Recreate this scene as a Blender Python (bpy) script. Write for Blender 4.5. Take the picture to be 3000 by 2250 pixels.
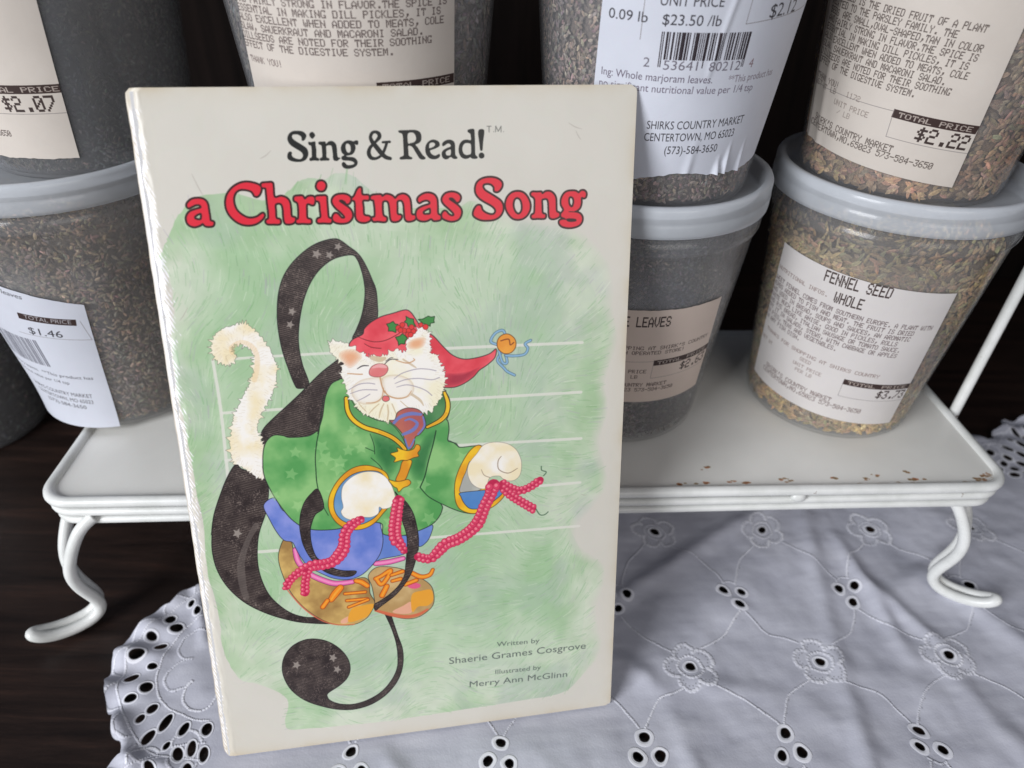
import bpy, bmesh, math, random, json
import numpy as np
from mathutils import Vector, Matrix

for o in list(bpy.data.objects): bpy.data.objects.remove(o)
scene = bpy.context.scene
COL = scene.collection
rad = math.radians
rng = np.random.default_rng(7)

# ------------------------------------------------------------------ camera
CAM_H = 0.331
PITCH, ROLL = rad(36.5), rad(1.4)
cam = bpy.data.cameras.new('camera')
cam_obj = bpy.data.objects.new('camera', cam); COL.objects.link(cam_obj)
vx = Vector((1, 0, 0)); vd = Vector((0, -math.sin(PITCH), -math.cos(PITCH))); vf = Vector((0, math.cos(PITCH), -math.sin(PITCH)))
cr = vx*math.cos(ROLL) - vd*math.sin(ROLL); cd = vx*math.sin(ROLL) + vd*math.cos(ROLL)
m = Matrix.Identity(4)
for i in range(3):
    m[i][0] = cr[i]; m[i][1] = -cd[i]; m[i][2] = -vf[i]
m[2][3] = CAM_H
cam_obj.matrix_world = m
cam.sensor_width = 36; cam.lens = 36*2010/3000
cam.clip_start = 0.01; cam.clip_end = 20
cam.dof.use_dof = True; cam.dof.focus_distance = 0.294; cam.dof.aperture_fstop = 7.5
scene.camera = cam_obj

# ------------------------------------------------------------------ light
world = bpy.data.worlds.new('World'); scene.world = world; world.use_nodes = True
bg = world.node_tree.nodes['Background']
bg.inputs[0].default_value = (0.62, 0.69, 0.86, 1); bg.inputs[1].default_value = 0.115

def area(name, loc, target, sx, sy, power, color):
    l = bpy.data.lights.new(name, 'AREA'); l.shape = 'RECTANGLE'; l.size = sx; l.size_y = sy
    l.energy = power; l.color = color
    o = bpy.data.objects.new(name, l); COL.objects.link(o); o.location = loc
    o.rotation_euler = (Vector(target) - Vector(loc)).to_track_quat('-Z', 'Y').to_euler()
    return o
area('window_light', (-1.25, -0.95, 0.80), (0, 0.27, 0.1), 0.85, 1.0, 40, (0.95, 0.97, 1.0))
area('room_light', (0.8, -1.45, 0.85), (0, 0.27, 0.1), 1.4, 1.0, 10.5, (1.0, 0.96, 0.92))
scene.view_settings.view_transform = 'Standard'; scene.view_settings.look = 'None'
scene.view_settings.exposure = 0.0; scene.view_settings.gamma = 1.0
scene.view_settings.use_curve_mapping = False
try:
    scene.cycles.transparent_max_bounces = 24
except Exception: pass

# ------------------------------------------------------------------ object helpers
def tag(o, label=None, cat=None, group=None, kind=None):
    if label: o['label'] = label
    if cat: o['category'] = cat
    if group: o['group'] = group
    if kind: o['kind'] = kind
    return o
def empty(name, loc=(0, 0, 0), rz=0):
    o = bpy.data.objects.new(name, None); COL.objects.link(o)
    o.location = loc; o.rotation_euler = (0, 0, rz); o.empty_display_size = 0.01
    return o
def mesh_obj(name, verts, faces, mat, parent=None, uvs=None, smooth=True, cols=None):
    me = bpy.data.meshes.new(name)
    me.from_pydata([tuple(map(float, v)) for v in verts], [], [tuple(int(i) for i in f) for f in faces])
    if uvs is not None:
        uv = me.uv_layers.new(name='UVMap')
        li = np.zeros(len(me.loops), dtype=np.int32); me.loops.foreach_get('vertex_index', li)
        uv.data.foreach_set('uv', np.asarray(uvs, dtype=np.float32)[li].ravel())
    if cols is not None:
        a = me.attributes.new('tone', 'FLOAT_COLOR', 'POINT')
        a.data.foreach_set('color', np.asarray(cols, dtype=np.float32).ravel())
    if smooth:
        me.polygons.foreach_set('use_smooth', [True]*len(me.polygons))
    me.update()
    o = bpy.data.objects.new(name, me); COL.objects.link(o)
    me.materials.append(mat)
    if parent: o.parent = parent
    return o
def grid_faces(nr, nc, wrap=False):
    F = []
    for i in range(nr-1):
        for j in range(nc if wrap else nc-1):
            k = (j+1) % nc
            F.append((i*nc+j, i*nc+k, (i+1)*nc+k, (i+1)*nc+j))
    return F
def lathe(prof, seg=96):
    th = np.linspace(0, 2*np.pi, seg, endpoint=False)
    V = []
    for r, z in prof:
        V += [(r*math.cos(t), r*math.sin(t), z) for t in th]
    return V, grid_faces(len(prof), seg, True)
def smooth_path(pts, n=8, closed=False):
    P = np.array(pts, float); N = len(P); out = []
    rngk = range(N if closed else N-1)
    for i in rngk:
        if closed: a, b, c, d = P[i-1], P[i], P[(i+1) % N], P[(i+2) % N]
        else: a, b, c, d = P[max(i-1, 0)], P[i], P[i+1], P[min(i+2, N-1)]
        for k in range(n):
            t = k/n
            out.append(0.5*((2*b)+(c-a)*t+(2*a-5*b+4*c-d)*t*t+(3*b-a-3*c+d)*t**3))
    if not closed: out.append(P[-1])
    return np.array(out)
def tube(path, r, seg=12, closed=False):
    P = np.array(path, float); N = len(P)
    T = (np.roll(P, -1, 0)-np.roll(P, 1, 0)) if closed else np.gradient(P, axis=0)
    T /= np.linalg.norm(T, axis=1)[:, None]
    up = np.array([0, 0, 1.0]) if abs(T[0][2]) < .9 else np.array([1.0, 0, 0])
    n = np.cross(T[0], up); n /= np.linalg.norm(n)
    V = []
    rr = np.full(N, r) if np.isscalar(r) else np.array(r)
    for i in range(N):
        n = n-T[i]*(n@T[i]); n /= np.linalg.norm(n); b = np.cross(T[i], n)
        for k in range(seg):
            a = 2*math.pi*k/seg
            V.append(P[i]+rr[i]*(math.cos(a)*n+math.sin(a)*b))
    F = grid_faces(N, seg, True)
    if closed:
        F += [((N-1)*seg+j, (N-1)*seg+(j+1) % seg, (j+1) % seg, j) for j in range(seg)]
    else:
        F += [tuple(range(seg))[::-1], tuple((N-1)*seg+j for j in range(seg))]
    return V, F
def join(*parts):
    V = []; F = []
    for v, f in parts:
        k = len(V); V += list(v); F += [tuple(i+k for i in q) for q in f]
    return V, F

# ------------------------------------------------------------------ material helpers
def new_mat(name, base=(.5, .5, .5), rough=.5, spec=.5, **kw):
    mt = bpy.data.materials.new(name); mt.use_nodes = True
    p = mt.node_tree.nodes['Principled BSDF']
    p.inputs['Base Color'].default_value = (*base, 1); p.inputs['Roughness'].default_value = rough
    p.inputs['Specular IOR Level'].default_value = spec
    return mt, mt.node_tree.nodes, mt.node_tree.links, p
def noise_node(N, L, scale, detail=4, rough=.6, vec=None, dist=0):
    n = N.new('ShaderNodeTexNoise'); n.inputs['Scale'].default_value = scale
    n.inputs['Detail'].default_value = detail; n.inputs['Roughness'].default_value = rough
    n.inputs['Distortion'].default_value = dist
    if vec is not None: L.new(vec, n.inputs['Vector'])
    return n
def ramp(N, L, fac, stops):
    r = N.new('ShaderNodeValToRGB'); e = r.color_ramp.elements
    while len(e) < len(stops): e.new(0.5)
    for k, (p, c) in enumerate(stops):
        e[k].position = p; e[k].color = (*c, 1) if len(c) == 3 else c
    L.new(fac, r.inputs['Fac']); return r
def bump(N, L, p, height, strength, dist):
    b = N.new('ShaderNodeBump'); b.inputs['Strength'].default_value = strength
    b.inputs['Distance'].default_value = dist
    L.new(height, b.inputs['Height']); L.new(b.outputs[0], p.inputs['Normal']); return b
def obj_coord(N, L, scale=(1, 1, 1)):
    t = N.new('ShaderNodeTexCoord'); mp = N.new('ShaderNodeMapping')
    mp.inputs['Scale'].default_value = scale
    L.new(t.outputs['Object'], mp.inputs['Vector']); return mp.outputs['Vector']

# ------------------------------------------------------------------ painting on a numpy sheet (printed matter, embroidery)
def value_noise(h, w, cell, seed):
    g = np.random.default_rng(seed).random((int(h/cell)+3, int(w/cell)+3))
    y = np.arange(h)/cell; x = np.arange(w)/cell
    yi = y.astype(int); xi = x.astype(int); fy = y-yi; fx = x-xi
    fy = (fy*fy*(3-2*fy))[:, None]; fx = (fx*fx*(3-2*fx))[None, :]
    a = g[yi][:, xi]; b = g[yi][:, xi+1]; c = g[yi+1][:, xi]; d = g[yi+1][:, xi+1]
    return (a*(1-fx)+b*fx)*(1-fy)+(c*(1-fx)+d*fx)*fy
def fbm(h, w, cell, seed, octaves=4):
    s = 0; a = 1; t = 0
    for k in range(octaves):
        if cell < 1.5: break
        s = s+a*value_noise(h, w, cell, seed+k); t += a; a *= .5; cell /= 2
    return s/t
class Sheet:
    SS = 3
    def __init__(self, w, h, s, color, ch=3):
        self.w, self.h, self.s = w, h, s
        self.W, self.H = int(round(w*s)), int(round(h*s))
        self.px = np.empty((self.H, self.W, ch), dtype=np.float32); self.px[:] = color
    def mask(self, loops, parity=False):
        k = self.s*self.SS
        E = []
        for l in loops:
            l = np.asarray(l, float)[:, :2]*k
            E.append(np.hstack([l, np.roll(l, -1, 0)]))
        return self.mask_edges(np.vstack(E), parity)
    def mask_edges(self, E, parity=False):
        ss = self.SS
        x0 = max(int(E[:, [0, 2]].min()//ss)-1, 0); x1 = min(int(E[:, [0, 2]].max()//ss)+2, self.W)
        y0 = max(int(E[:, [1, 3]].min()//ss)-1, 0); y1 = min(int(E[:, [1, 3]].max()//ss)+2, self.H)
        if x1 <= x0 or y1 <= y0: return None
        h, w = (y1-y0)*ss, (x1-x0)*ss
        acc = np.zeros((h, w+1), dtype=np.int32)
        ax, ay, bx, by = E[:, 0]-x0*ss, E[:, 1]-y0*ss, E[:, 2]-x0*ss, E[:, 3]-y0*ss
        sg = np.where(by > ay, 1, -1)
        lo = np.minimum(ay, by); hi = np.maximum(ay, by)
        r0 = np.clip(np.ceil(lo-.5), 0, h).astype(int); r1 = np.clip(np.ceil(hi-.5), 0, h).astype(int)
        n = np.maximum(r1-r0, 0); tot = n.sum()
        if tot == 0: return None
        idx = np.repeat(np.arange(len(n)), n)
        row = np.arange(tot)-np.repeat(np.cumsum(n)-n, n)+r0[idx]
        t = (row+.5-ay[idx])/(by[idx]-ay[idx]+1e-12)
        col = np.clip(np.ceil(ax[idx]+t*(bx[idx]-ax[idx])-.5), 0, w).astype(int)
        np.add.at(acc, (row, col), sg[idx])
        wn = np.cumsum(acc[:, :w], axis=1)
        inside = (wn % 2 != 0) if parity else (wn != 0)
        mm = inside.reshape(y1-y0, ss, x1-x0, ss).mean((1, 3)).astype(np.float32)
        return slice(y0, y1), slice(x0, x1), mm
    def lay(self, mk, color, alpha=1.0, chan=None):
        if mk is None: return
        ys, xs, mm = mk
        a = mm*(alpha[ys, xs] if isinstance(alpha, np.ndarray) else alpha)
        if chan is not None:
            t = self.px[ys, xs, chan]; t += (color-t)*a; return
        c = color[ys, xs] if isinstance(color, np.ndarray) and color.ndim == 3 else np.array(color, dtype=np.float32)
        t = self.px[ys, xs]; t += (c-t)*a[..., None]
    def fill(self, loops, color, alpha=1.0, chan=None, parity=False):
        self.lay(self.mask(loops, parity), color, alpha, chan)
    def pieces(self, pts):
        P = np.asarray(pts, float); out = []
        for i in range(len(P)-1):
            a, b = P[i, :2], P[i+1, :2]; wa, wb = P[i, 2]/2, P[i+1, 2]/2
            d = b-a; L = np.hypot(*d)
            if L < 1e-9: continue
            nrm = np.array([-d[1], d[0]])/L
            out.append(np.array([a+nrm*wa, a-nrm*wa, b-nrm*wb, b+nrm*wb]))
        for q in P:
            t = np.linspace(0, -2*np.pi, 12, endpoint=False)
            out.append(np.stack([q[0]+q[2]/2*np.cos(t), q[1]+q[2]/2*np.sin(t)], 1))
        res = []
        for o in out:
            x, y = o[:, 0], o[:, 1]
            ar = np.sum(x*np.roll(y, -1)-np.roll(x, -1)*y)
            res.append(o if ar > 0 else o[::-1])
        return res
    def stroke(self, pts, color, alpha=1.0, chan=None, smooth=6):
        P = smooth_path(pts, smooth) if smooth and len(pts) > 2 else np.asarray(pts, float)
        self.lay(self.mask(self.pieces(P)), color, alpha, chan)
    def image(self, name, noncolor=False):
        im = bpy.data.images.new(name, self.W, self.H, alpha=self.px.shape[2] == 4)
        if noncolor: im.colorspace_settings.name = 'Non-Color'
        out = np.ones((self.H, self.W, 4), dtype=np.float32)
        out[..., :self.px.shape[2]] = np.clip(self.px, 0, 1)
        im.pixels.foreach_set(out[::-1].ravel()); im.update(); im.pack()
        return im
_glyph = {}
def sans_edges(text):
    if text not in _glyph:
        c = bpy.data.curves.new('glyphs', 'FONT'); c.body = text; c.size = 1; c.resolution_u = 3
        o = bpy.data.objects.new('glyphs', c)
        me = bpy.data.meshes.new_from_object(o)
        cnt = {}
        for p in me.polygons:
            for k in p.edge_keys: cnt[k] = cnt.get(k, 0)+1
        v = np.array([w.co[:2] for w in me.vertices])
        bd = [k for k, n in cnt.items() if n == 1]
        E = np.array([[*v[a], *v[b]] for a, b in bd])
        _glyph[text] = E
        bpy.data.objects.remove(o); bpy.data.curves.remove(c); bpy.data.meshes.remove(me)
    return _glyph[text]
def sans(sh, text, x, y, height, color, rot=0, width=None, anchor='l', alpha=1.0, bold=0):
    E = sans_edges(text).copy()
    cap = 0.69; sy = height/cap; sx = sy
    wid = E[:, [0, 2]].max()-E[:, [0, 2]].min(); x_min = E[:, [0, 2]].min()
    if width: sx = width/wid
    off = {'l': 0, 'c': .5, 'r': 1}[anchor]*wid*sx
    c, s = math.cos(rot), math.sin(rot)
    G = np.empty_like(E)
    for k in (0, 2):
        px = (E[:, k]-x_min)*sx-off; py = -E[:, k+1]*sy
        G[:, k] = x+px*c-py*s; G[:, k+1] = y+px*s+py*c
    sh.lay(sh.mask_edges(G*sh.s*sh.SS, True), color, alpha)
    if bold:
        G[:, [0, 2]] += bold; sh.lay(sh.mask_edges(G*sh.s*sh.SS, True), color, alpha)
F57 = "000000000000005F00000007000700147F147F14242A7F2A12231308646236495620500008070300001C2241000041221C002A1C7F1C2A08083E080800807030000808080808000060600020100804023E5149453E00427F400072494949462141494D331814127F1027454545393C4A49493141211109073649494936464949291E0000140000004034000000081422411414141414004122140802015909063E415D594E7C1211127C7F494949363E414141227F4141413E7F494949417F090909013E414151737F0808087F00417F41002040413F017F081422417F404040407F021C027F7F0408107F3E4141413E7F090909063E4151215E7F09192946264949493203017F01033F4040403F1F2040201F3F4038403F6314081463030478040361594949 4D43".replace(' ', '')
def dots(sh, text, x, y, cw, chh, color, rot=0, alpha=.85, fat=1.0):
    """thermal printer characters, 5 x 7 cells; y is the baseline"""
    L = []; c, s = math.cos(rot), math.sin(rot)
    ux, uy = cw/6, chh/7
    for i, chx in enumerate(text):
        k = ord(chx)-32
        if k < 0 or k*10 >= len(F57): continue
        for col in range(5):
            bits = int(F57[k*10+col*2:k*10+col*2+2], 16)
            rows = [r for r in range(8) if bits >> r & 1]
            for r in rows:
                px, py = i*cw+col*ux, -chh+r*uy
                q = [(px, py), (px+ux*1.25*fat, py), (px+ux*1.25*fat, py+uy*1.05), (px, py+uy*1.05)]
                L.append([(x+a*c-b*s, y+a*s+b*c) for a, b in q])
    if L: sh.fill(L, color, alpha)

# ================================================================== the setting
def wood_material():
    mt, N, L, p = new_mat('dark_wood', (.012, .008, .007), .38, .35)
    v = obj_coord(N, L, (1, 14, 14))
    n = noise_node(N, L, 9, 8, .7, v, .4)
    r = ramp(N, L, n.outputs['Fac'], [(.3, (.007, .0045, .0042)), (.55, (.022, .013, .0105)), (.8, (.052, .027, .020))])
    L.new(r.outputs[0], p.inputs['Base Color'])
    bump(N, L, p, n.outputs['Fac'], .35, .0006)
    return mt
WOOD = wood_material()
def slab(name, x0, x1, y0, y1, z0, z1, mat):
    bm = bmesh.new(); bmesh.ops.create_cube(bm, size=1)
    for v in bm.verts:
        v.co = ((x0+x1)/2+v.co.x*(x1-x0), (y0+y1)/2+v.co.y*(y1-y0), (z0+z1)/2+v.co.z*(z1-z0))
    me = bpy.data.meshes.new(name); bm.to_mesh(me); bm.free()
    o = bpy.data.objects.new(name, me); COL.objects.link(o); me.materials.append(mat); return o
tag(slab('table', -1.0, 1.0, -0.12, 0.66, -0.045, -0.0025, WOOD), kind='structure')
WALL, N, L, p = new_mat('dark_panel', (.006, .004, .0038), .85, .08)
n = noise_node(N, L, 7, 6, .6, obj_coord(N, L, (14, 1, 1)))
r = ramp(N, L, n.outputs['Fac'], [(.3, (.003, .0022, .002)), (.75, (.011, .007, .006))]); L.new(r.outputs[0], p.inputs['Base Color'])
tag(slab('wall', -1.0, 1.0, 0.664, 0.70, -0.045, 0.75, WALL), kind='structure')

# ------------------------------------------------------------------ tablecloth
CA, SA = math.cos(rad(3.5)), math.sin(rad(3.5))
GK = 0.96642                                          # cloth motifs: one size factor
CO = (0.1725*GK, 0.214*GK)
U0, U1, V0, V1 = -385., 300., -160., 206.          # cloth sheet in mm, u to the right, v away

def cloth_uv(x, y):
    x = x*GK-CO[0]; y = y*GK-CO[1]
    return (x*CA+y*SA)*1000/GK, (-x*SA+y*CA)*1000/GK
def build_cloth():
    sh = Sheet(U1-U0, V1-V0, 4, (0.35, 0.0, 0.0, 0.0), 4)   # R relief, G thread, B spare, A cover
    q = lambda u, v: (u-U0+1.1*math.sin(v*.071+u*.023)+.7*math.sin(v*.19-u*.05), V1-v+1.1*math.sin(u*.063+v*.04)+.7*math.sin(u*.21+v*.03))
    circ = lambda u, v, r, n=20, jx=0: [q(u+r*(1+jx*math.sin(3*t+u))*math.cos(t), v+r*(1+jx*math.cos(2*t+v))*math.sin(t)) for t in np.linspace(0, 2*np.pi, n, endpoint=False)]
    # outline: body plus scallop lobes with small ruffles
    lobes = [(-322, 12+95*k) for k in range(-2, 1)]+[(-296, 104)]+[(-322+96*k, 143) for k in range(0, 7)]
    body = [q(-322, V0-5), q(U1+5, V0-5), q(U1+5, 143), q(-322, 143)]
    sh.fill([body], 1, 1, 3)
    for (u, v) in lobes:
        t = np.linspace(0, 2*np.pi, 240, endpoint=False)
        r = 57+2.4*np.abs(np.sin(t*10.5+u*.1))+1.5*np.sin(t*5+v)+.8*np.sin(t*23)
        sh.fill([[q(u+a*math.cos(b), v+a*math.sin(b)) for a, b in zip(r, t)]], 1, 1, 3)
    # weave
    h, w = sh.H, sh.W
    sh.px[..., 0] += (fbm(h, w, 9, 3, 3)-.5)*.10+(value_noise(h, w, 2.2, 5)-.5)*.08
    st = np.repeat(fbm(h, int(w/6)+2, 14, 8, 3), 6, axis=1)[:, :w]            # uneven yarns along the weft, wrinkle shading put into their tone
    sh.px[..., 1] = .25+(fbm(h, w, 60, 8, 4)-.5)*.35+(st-.5)*.35
    def ring(u, v, r, rim=1.9, hole=True, jx=.06):
        rim *= TR.uniform(.75, 1.1); r *= TR.uniform(.9, 1.1)
        sh.fill([circ(u, v, r+rim, 30, .05)], .8, .9, 0); sh.fill([circ(u, v, r+rim, 30, .06)], TR.uniform(.8, 1), .9, 1)
        sh.fill([circ(u, v, r+.5, jx=jx)], .5, .8, 0)
        if hole: sh.fill([circ(u, v, r, jx=jx)], 0, 1, 3)
    TR = random.Random(12)
    def thread(pts, wd=1.3, hgt=.9, stitched=True):
        P = smooth_path([(*q(a+TR.gauss(0, .22), b+TR.gauss(0, .22)), wd*TR.uniform(.8, 1.2)) for a, b in pts], 10)
        sh.stroke(P, hgt-.25, .7, 0, 0); sh.stroke(P, .6, .5, 1, 0)
        d = np.r_[0, np.cumsum(np.hypot(*np.diff(P[:, :2], axis=0).T))]
        s_ = .3; tint = TR.uniform(.55, 1.0)
        while s_ < d[-1]:                                          # single stitches
            x = np.interp(s_, d, P[:, 0])+TR.gauss(0, .08); y = np.interp(s_, d, P[:, 1])+TR.gauss(0, .08); r0 = wd*TR.uniform(.32, .52)
            tt = np.linspace(0, 6.283, 8, endpoint=False)
            dot = [np.stack([x+r0*np.cos(tt), y+r0*np.sin(tt)], 1)]
            sh.fill(dot, 1.0, .8, 0); sh.fill(dot, tint, .85, 1)
            if stitched and TR.random() < .16:
                sh.fill([np.stack([x+.7+.26*np.cos(tt), y+.7+.26*np.sin(tt)], 1)], 0, 1, 3)
            s_ += wd*TR.uniform(.75, 1.1)
    PU, PV = 71.0, 93.5
    R = random.Random(4)
    for i in range(-5, 5):
        for j in range(-2, 2):
            u, v = PU*i, PV*j
            if u < -300 or v > 125: continue
            # flower
            n = 5
            sh.fill([circ(u, v, 13.5, 24)], .62, .35, 1)
            for k in range(n):
                a = 2*math.pi*k/n+.5
                cu, cv = u+8.2*math.cos(a), v+8.2*math.sin(a)
                arc = [(cu+5.6*math.cos(a+t), cv+5.6*math.sin(a+t)) for t in np.linspace(-1.75, 1.75, 9)]
                thread(arc, 2.3, .8)
                for t in np.linspace(-1.2, 1.2, 5):
                    sh.fill([circ(cu+3.4*math.cos(a+t), cv+3.4*math.sin(a+t), .30, 8)], .0, .85, 3)
            thread([(u+6.3*math.cos(t), v+6.3*math.sin(t)) for t in np.linspace(0, 6.28, 14)], 1.8, .7, False)
            ring(u, v, 2.6, 1.6)
    for i in range(-5, 5):
        for k in range(-2, 2):
            u, v = PU*(i+.5)+1, 43.5+PV*k
            if u < -300 or v > 125: continue
            up = (k % 2 != 0)
            sgn = 1 if up else -1            # side on which the single eyelet sits
            if up: v += 6
            ring(u, v+sgn*6.3, 2.5); ring(u-5.4, v-sgn*3.2, 2.5); ring(u+5.2, v-sgn*3.4, 2.5)
            # vines to the four flowers around
            for sx in (-1, 1):
                fu = PU*(i+.5)+sx*PU/2
                for sv in (-1, 1):
                    fv = round((v+sv*45)/PV)*PV
                    a0 = (u+sx*(1.5 if sv == sgn else 3.5), v+sv*(11 if sv == sgn else 9.5))
                    b0 = (fu-sx*8.5, fv-sv*11)
                    mid = ((a0[0]+b0[0])/2+sx*-2.5, (a0[1]+b0[1])/2+sv*3.0)
                    thread([a0, (a0[0]*.75+b0[0]*.25-sx*2.6, a0[1]*.75+b0[1]*.25), mid, (a0[0]*.25+b0[0]*.75-sx*.5, a0[1]*.25+b0[1]*.75+sv*2), b0], 1.25, .85)
            # small arch over the pair
            thread([(u-4.5, v-sgn*9), (u, v-sgn*11), (u+4.5, v-sgn*9)], 1.2, .9)
    # double row of eyelets round every lobe, cords beside them
    for (u, v) in lobes:
        left = u < -300
        a0, a1 = (rad(88), rad(272)) if left and v < 100 else (rad(-2), rad(182)) if not left else (rad(2), rad(272))
        for rr, n, ph in ((46.5, 13, 0), (38.0, 11, .5)):
            for k in range(n):
                t = a0+(a1-a0)*(k+ph)/(n-1+.5)
                r_ = rr+R.uniform(-.8, .8)
                c_, s_ = math.cos(t+R.gauss(0, .25)), math.sin(t+R.gauss(0, .25)); ra, rb_ = R.uniform(3.0, 4.4), R.uniform(2.0, 2.7)
                cu, cv = u+r_*math.cos(t), v+r_*math.sin(t)
                el = lambda k_: [q(cu+(ra+k_)*math.cos(w_)*c_-(rb_+k_)*math.sin(w_)*s_, cv+(ra+k_)*math.cos(w_)*s_+(rb_+k_)*math.sin(w_)*c_) for w_ in np.linspace(0, 2*np.pi, 24, endpoint=False)]
                k_ = TR.uniform(.8, 1.4); sh.fill([el(k_)], .8, .9, 0); sh.fill([el(k_)], TR.uniform(.8, 1), .9, 1); sh.fill([el(.3)], .5, .8, 0); sh.fill([el(0)], 0, 1, 3)
        for rr in (51.5, 33.0):
            thread([(u+rr*math.cos(t), v+rr*math.sin(t)) for t in np.linspace(a0, a1, 22)], 1.2, .75, False)
        # ruffle lobes between cord and edge, petals inside
        for k in range(9):
            t = a0+(a1-a0)*(k+.5)/9
            cu, cv = u+51*math.cos(t), v+51*math.sin(t)
            thread([(cu+7.2*math.cos(t+s_), cv+6.6*math.sin(t+s_)) for s_ in np.linspace(-1.4, 1.4, 9)], 1.5, 1.0, False)
        for k in range(4):
            t = a0+(a1-a0)*(k+.5)/4
            cu, cv = u+21*math.cos(t), v+21*math.sin(t)
            thread([(cu+8.5*math.cos(t+s_), cv+8.5*math.sin(t+s_)) for s_ in np.linspace(-2.1, 2.1, 12)], 1.4, .85)
    im = sh.image('eyelet_embroidery', True); im.alpha_mode = 'CHANNEL_PACKED'
    mt, N, L, p = new_mat('eyelet_cotton', (.6, .6, .62), .9, .15)
    t = N.new('ShaderNodeTexImage'); t.image = im; t.interpolation = 'Cubic'; t.extension = 'EXTEND'
    sep = N.new('ShaderNodeSeparateColor'); L.new(t.outputs['Color'], sep.inputs[0])
    r = ramp(N, L, sep.outputs[1], [(.1, (.49, .495, .57)), (.4, (.60, .605, .68)), (1, (.90, .90, .96))])
    L.new(r.outputs[0], p.inputs['Base Color']); L.new(t.outputs['Alpha'], p.inputs['Alpha'])
    bump(N, L, p, sep.outputs[0], 1.0, .00055)
    # the sheet itself
    step = 1.8
    us = np.arange(U0, U1+.1, step); vs = np.arange(V0, V1+.1, step)
    UU, VV = np.meshgrid(us, vs)
    hh, ww = UU.shape
    z = (fbm(hh, ww, 33, 21, 3)-.5)*5.0+(fbm(hh, ww, 10, 31, 3)-.5)*2.6
    folds = [((.17, .325), (.075, .258), 2.6, 6), ((.20, .33), (.185, .236), 2.2, 6), ((.215, .29), (.222, .232), 2.6, 5), ((.222, .262), (.245, .226), 2.2, 5),
             ((.182, .202), (.176, .150), 2.4, 6), ((-.065, .172), (-.045, .145), 2.2, 5), ((.062, .212), (.078, .20), 2.0, 6), ((.30, .30), (.235, .262), 2.0, 7),
             ((.27, .26), (.31, .20), 1.8, 7), ((.09, .165), (.10, .13), 1.8, 6), ((-.19, .17), (-.168, .14), 2.5, 3.5), ((-.185, .155), (-.155, .15), 2.0, 3),
             ((-.18, .245), (-.168, .222), 2.2, 3), ((-.20, .262), (-.178, .25), 2.0, 3), ((.24, .21), (.26, .16), 1.5, 7), ((.10, .20), (.135, .195), 1.4, 6)]
    for (p0, p1, amp, wd) in folds:
        a = np.array(cloth_uv(*p0)); b = np.array(cloth_uv(*p1)); d = b-a; L2 = d@d
        tt = np.clip(((UU-a[0])*d[0]+(VV-a[1])*d[1])/L2, -.25, 1.25)
        ds = np.hypot(UU-a[0]-tt*d[0], VV-a[1]-tt*d[1])
        z += 1.3*amp*np.exp(-(ds/wd)**2)*np.clip(1.25-np.abs(tt-.5), 0, 1)
    # ruffled border
    edge = np.minimum(np.clip((UU+379)/30, 0, 1), np.clip((200-VV)/30, 0, 1))
    ea = np.arctan2(VV-12, UU+322)
    z += (1-edge)*(2.2*np.sin(VV*.33+UU*.06)+1.8*np.sin(UU*.31-VV*.1)+1.6+1.6*np.sin(ea*17))
    z = np.clip(z*.85+.4, -1.7, 6)
    # flat where the picture book and the wire feet stand
    X = CO[0]+(UU*CA-VV*SA)*GK/1000; Y = CO[1]+(UU*SA+VV*CA)*GK/1000
    near = np.exp(-((Y-(.1725+.164*X))/.013)**2)*np.clip((X+.155)/.015, 0, 1)*np.clip((.075-X)/.015, 0, 1)
    z = z*(1-near)+near*(-.7)
    V = np.stack([X.ravel(), Y.ravel(), z.ravel()/1000], 1)
    uvs = np.stack([((UU-U0)/(U1-U0)).ravel(), ((VV-V0)/(V1-V0)).ravel()], 1)
    o = mesh_obj('tablecloth', V, grid_faces(hh, ww), mt, None, uvs)
    tag(o, 'white cotton tablecloth with eyelet embroidery and scalloped edge, spread over the dark table', 'tablecloth')
build_cloth()

# ================================================================== wire shelf
SHELF_Z = 0.081
def white_enamel():
    mt, N, L, p = new_mat('white_enamel', (.74, .75, .73), .33, .5)
    v = obj_coord(N, L)
    n = noise_node(N, L, 60, 5, .6, v)
    r = ramp(N, L, n.outputs['Fac'], [(.3, (.66, .67, .645)), (.6, (.78, .785, .77))])
    n2 = noise_node(N, L, 210, 3, .6, v)
    r2 = ramp(N, L, n2.outputs['Fac'], [(.715, (0, 0, 0)), (.75, (1, 1, 1))])
    mx = N.new('ShaderNodeMix'); mx.data_type = 'RGBA'
    L.new(r2.outputs[0], mx.inputs['Factor']); L.new(r.outputs[0], mx.inputs['A']); mx.inputs['B'].default_value = (.16, .09, .05, 1)
    L.new(mx.outputs['Result'], p.inputs['Base Color'])
    n3 = noise_node(N, L, 900, 2, .5, v); bump(N, L, p, n3.outputs['Fac'], .12, .0004)
    return mt
ENAMEL = white_enamel()
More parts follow.
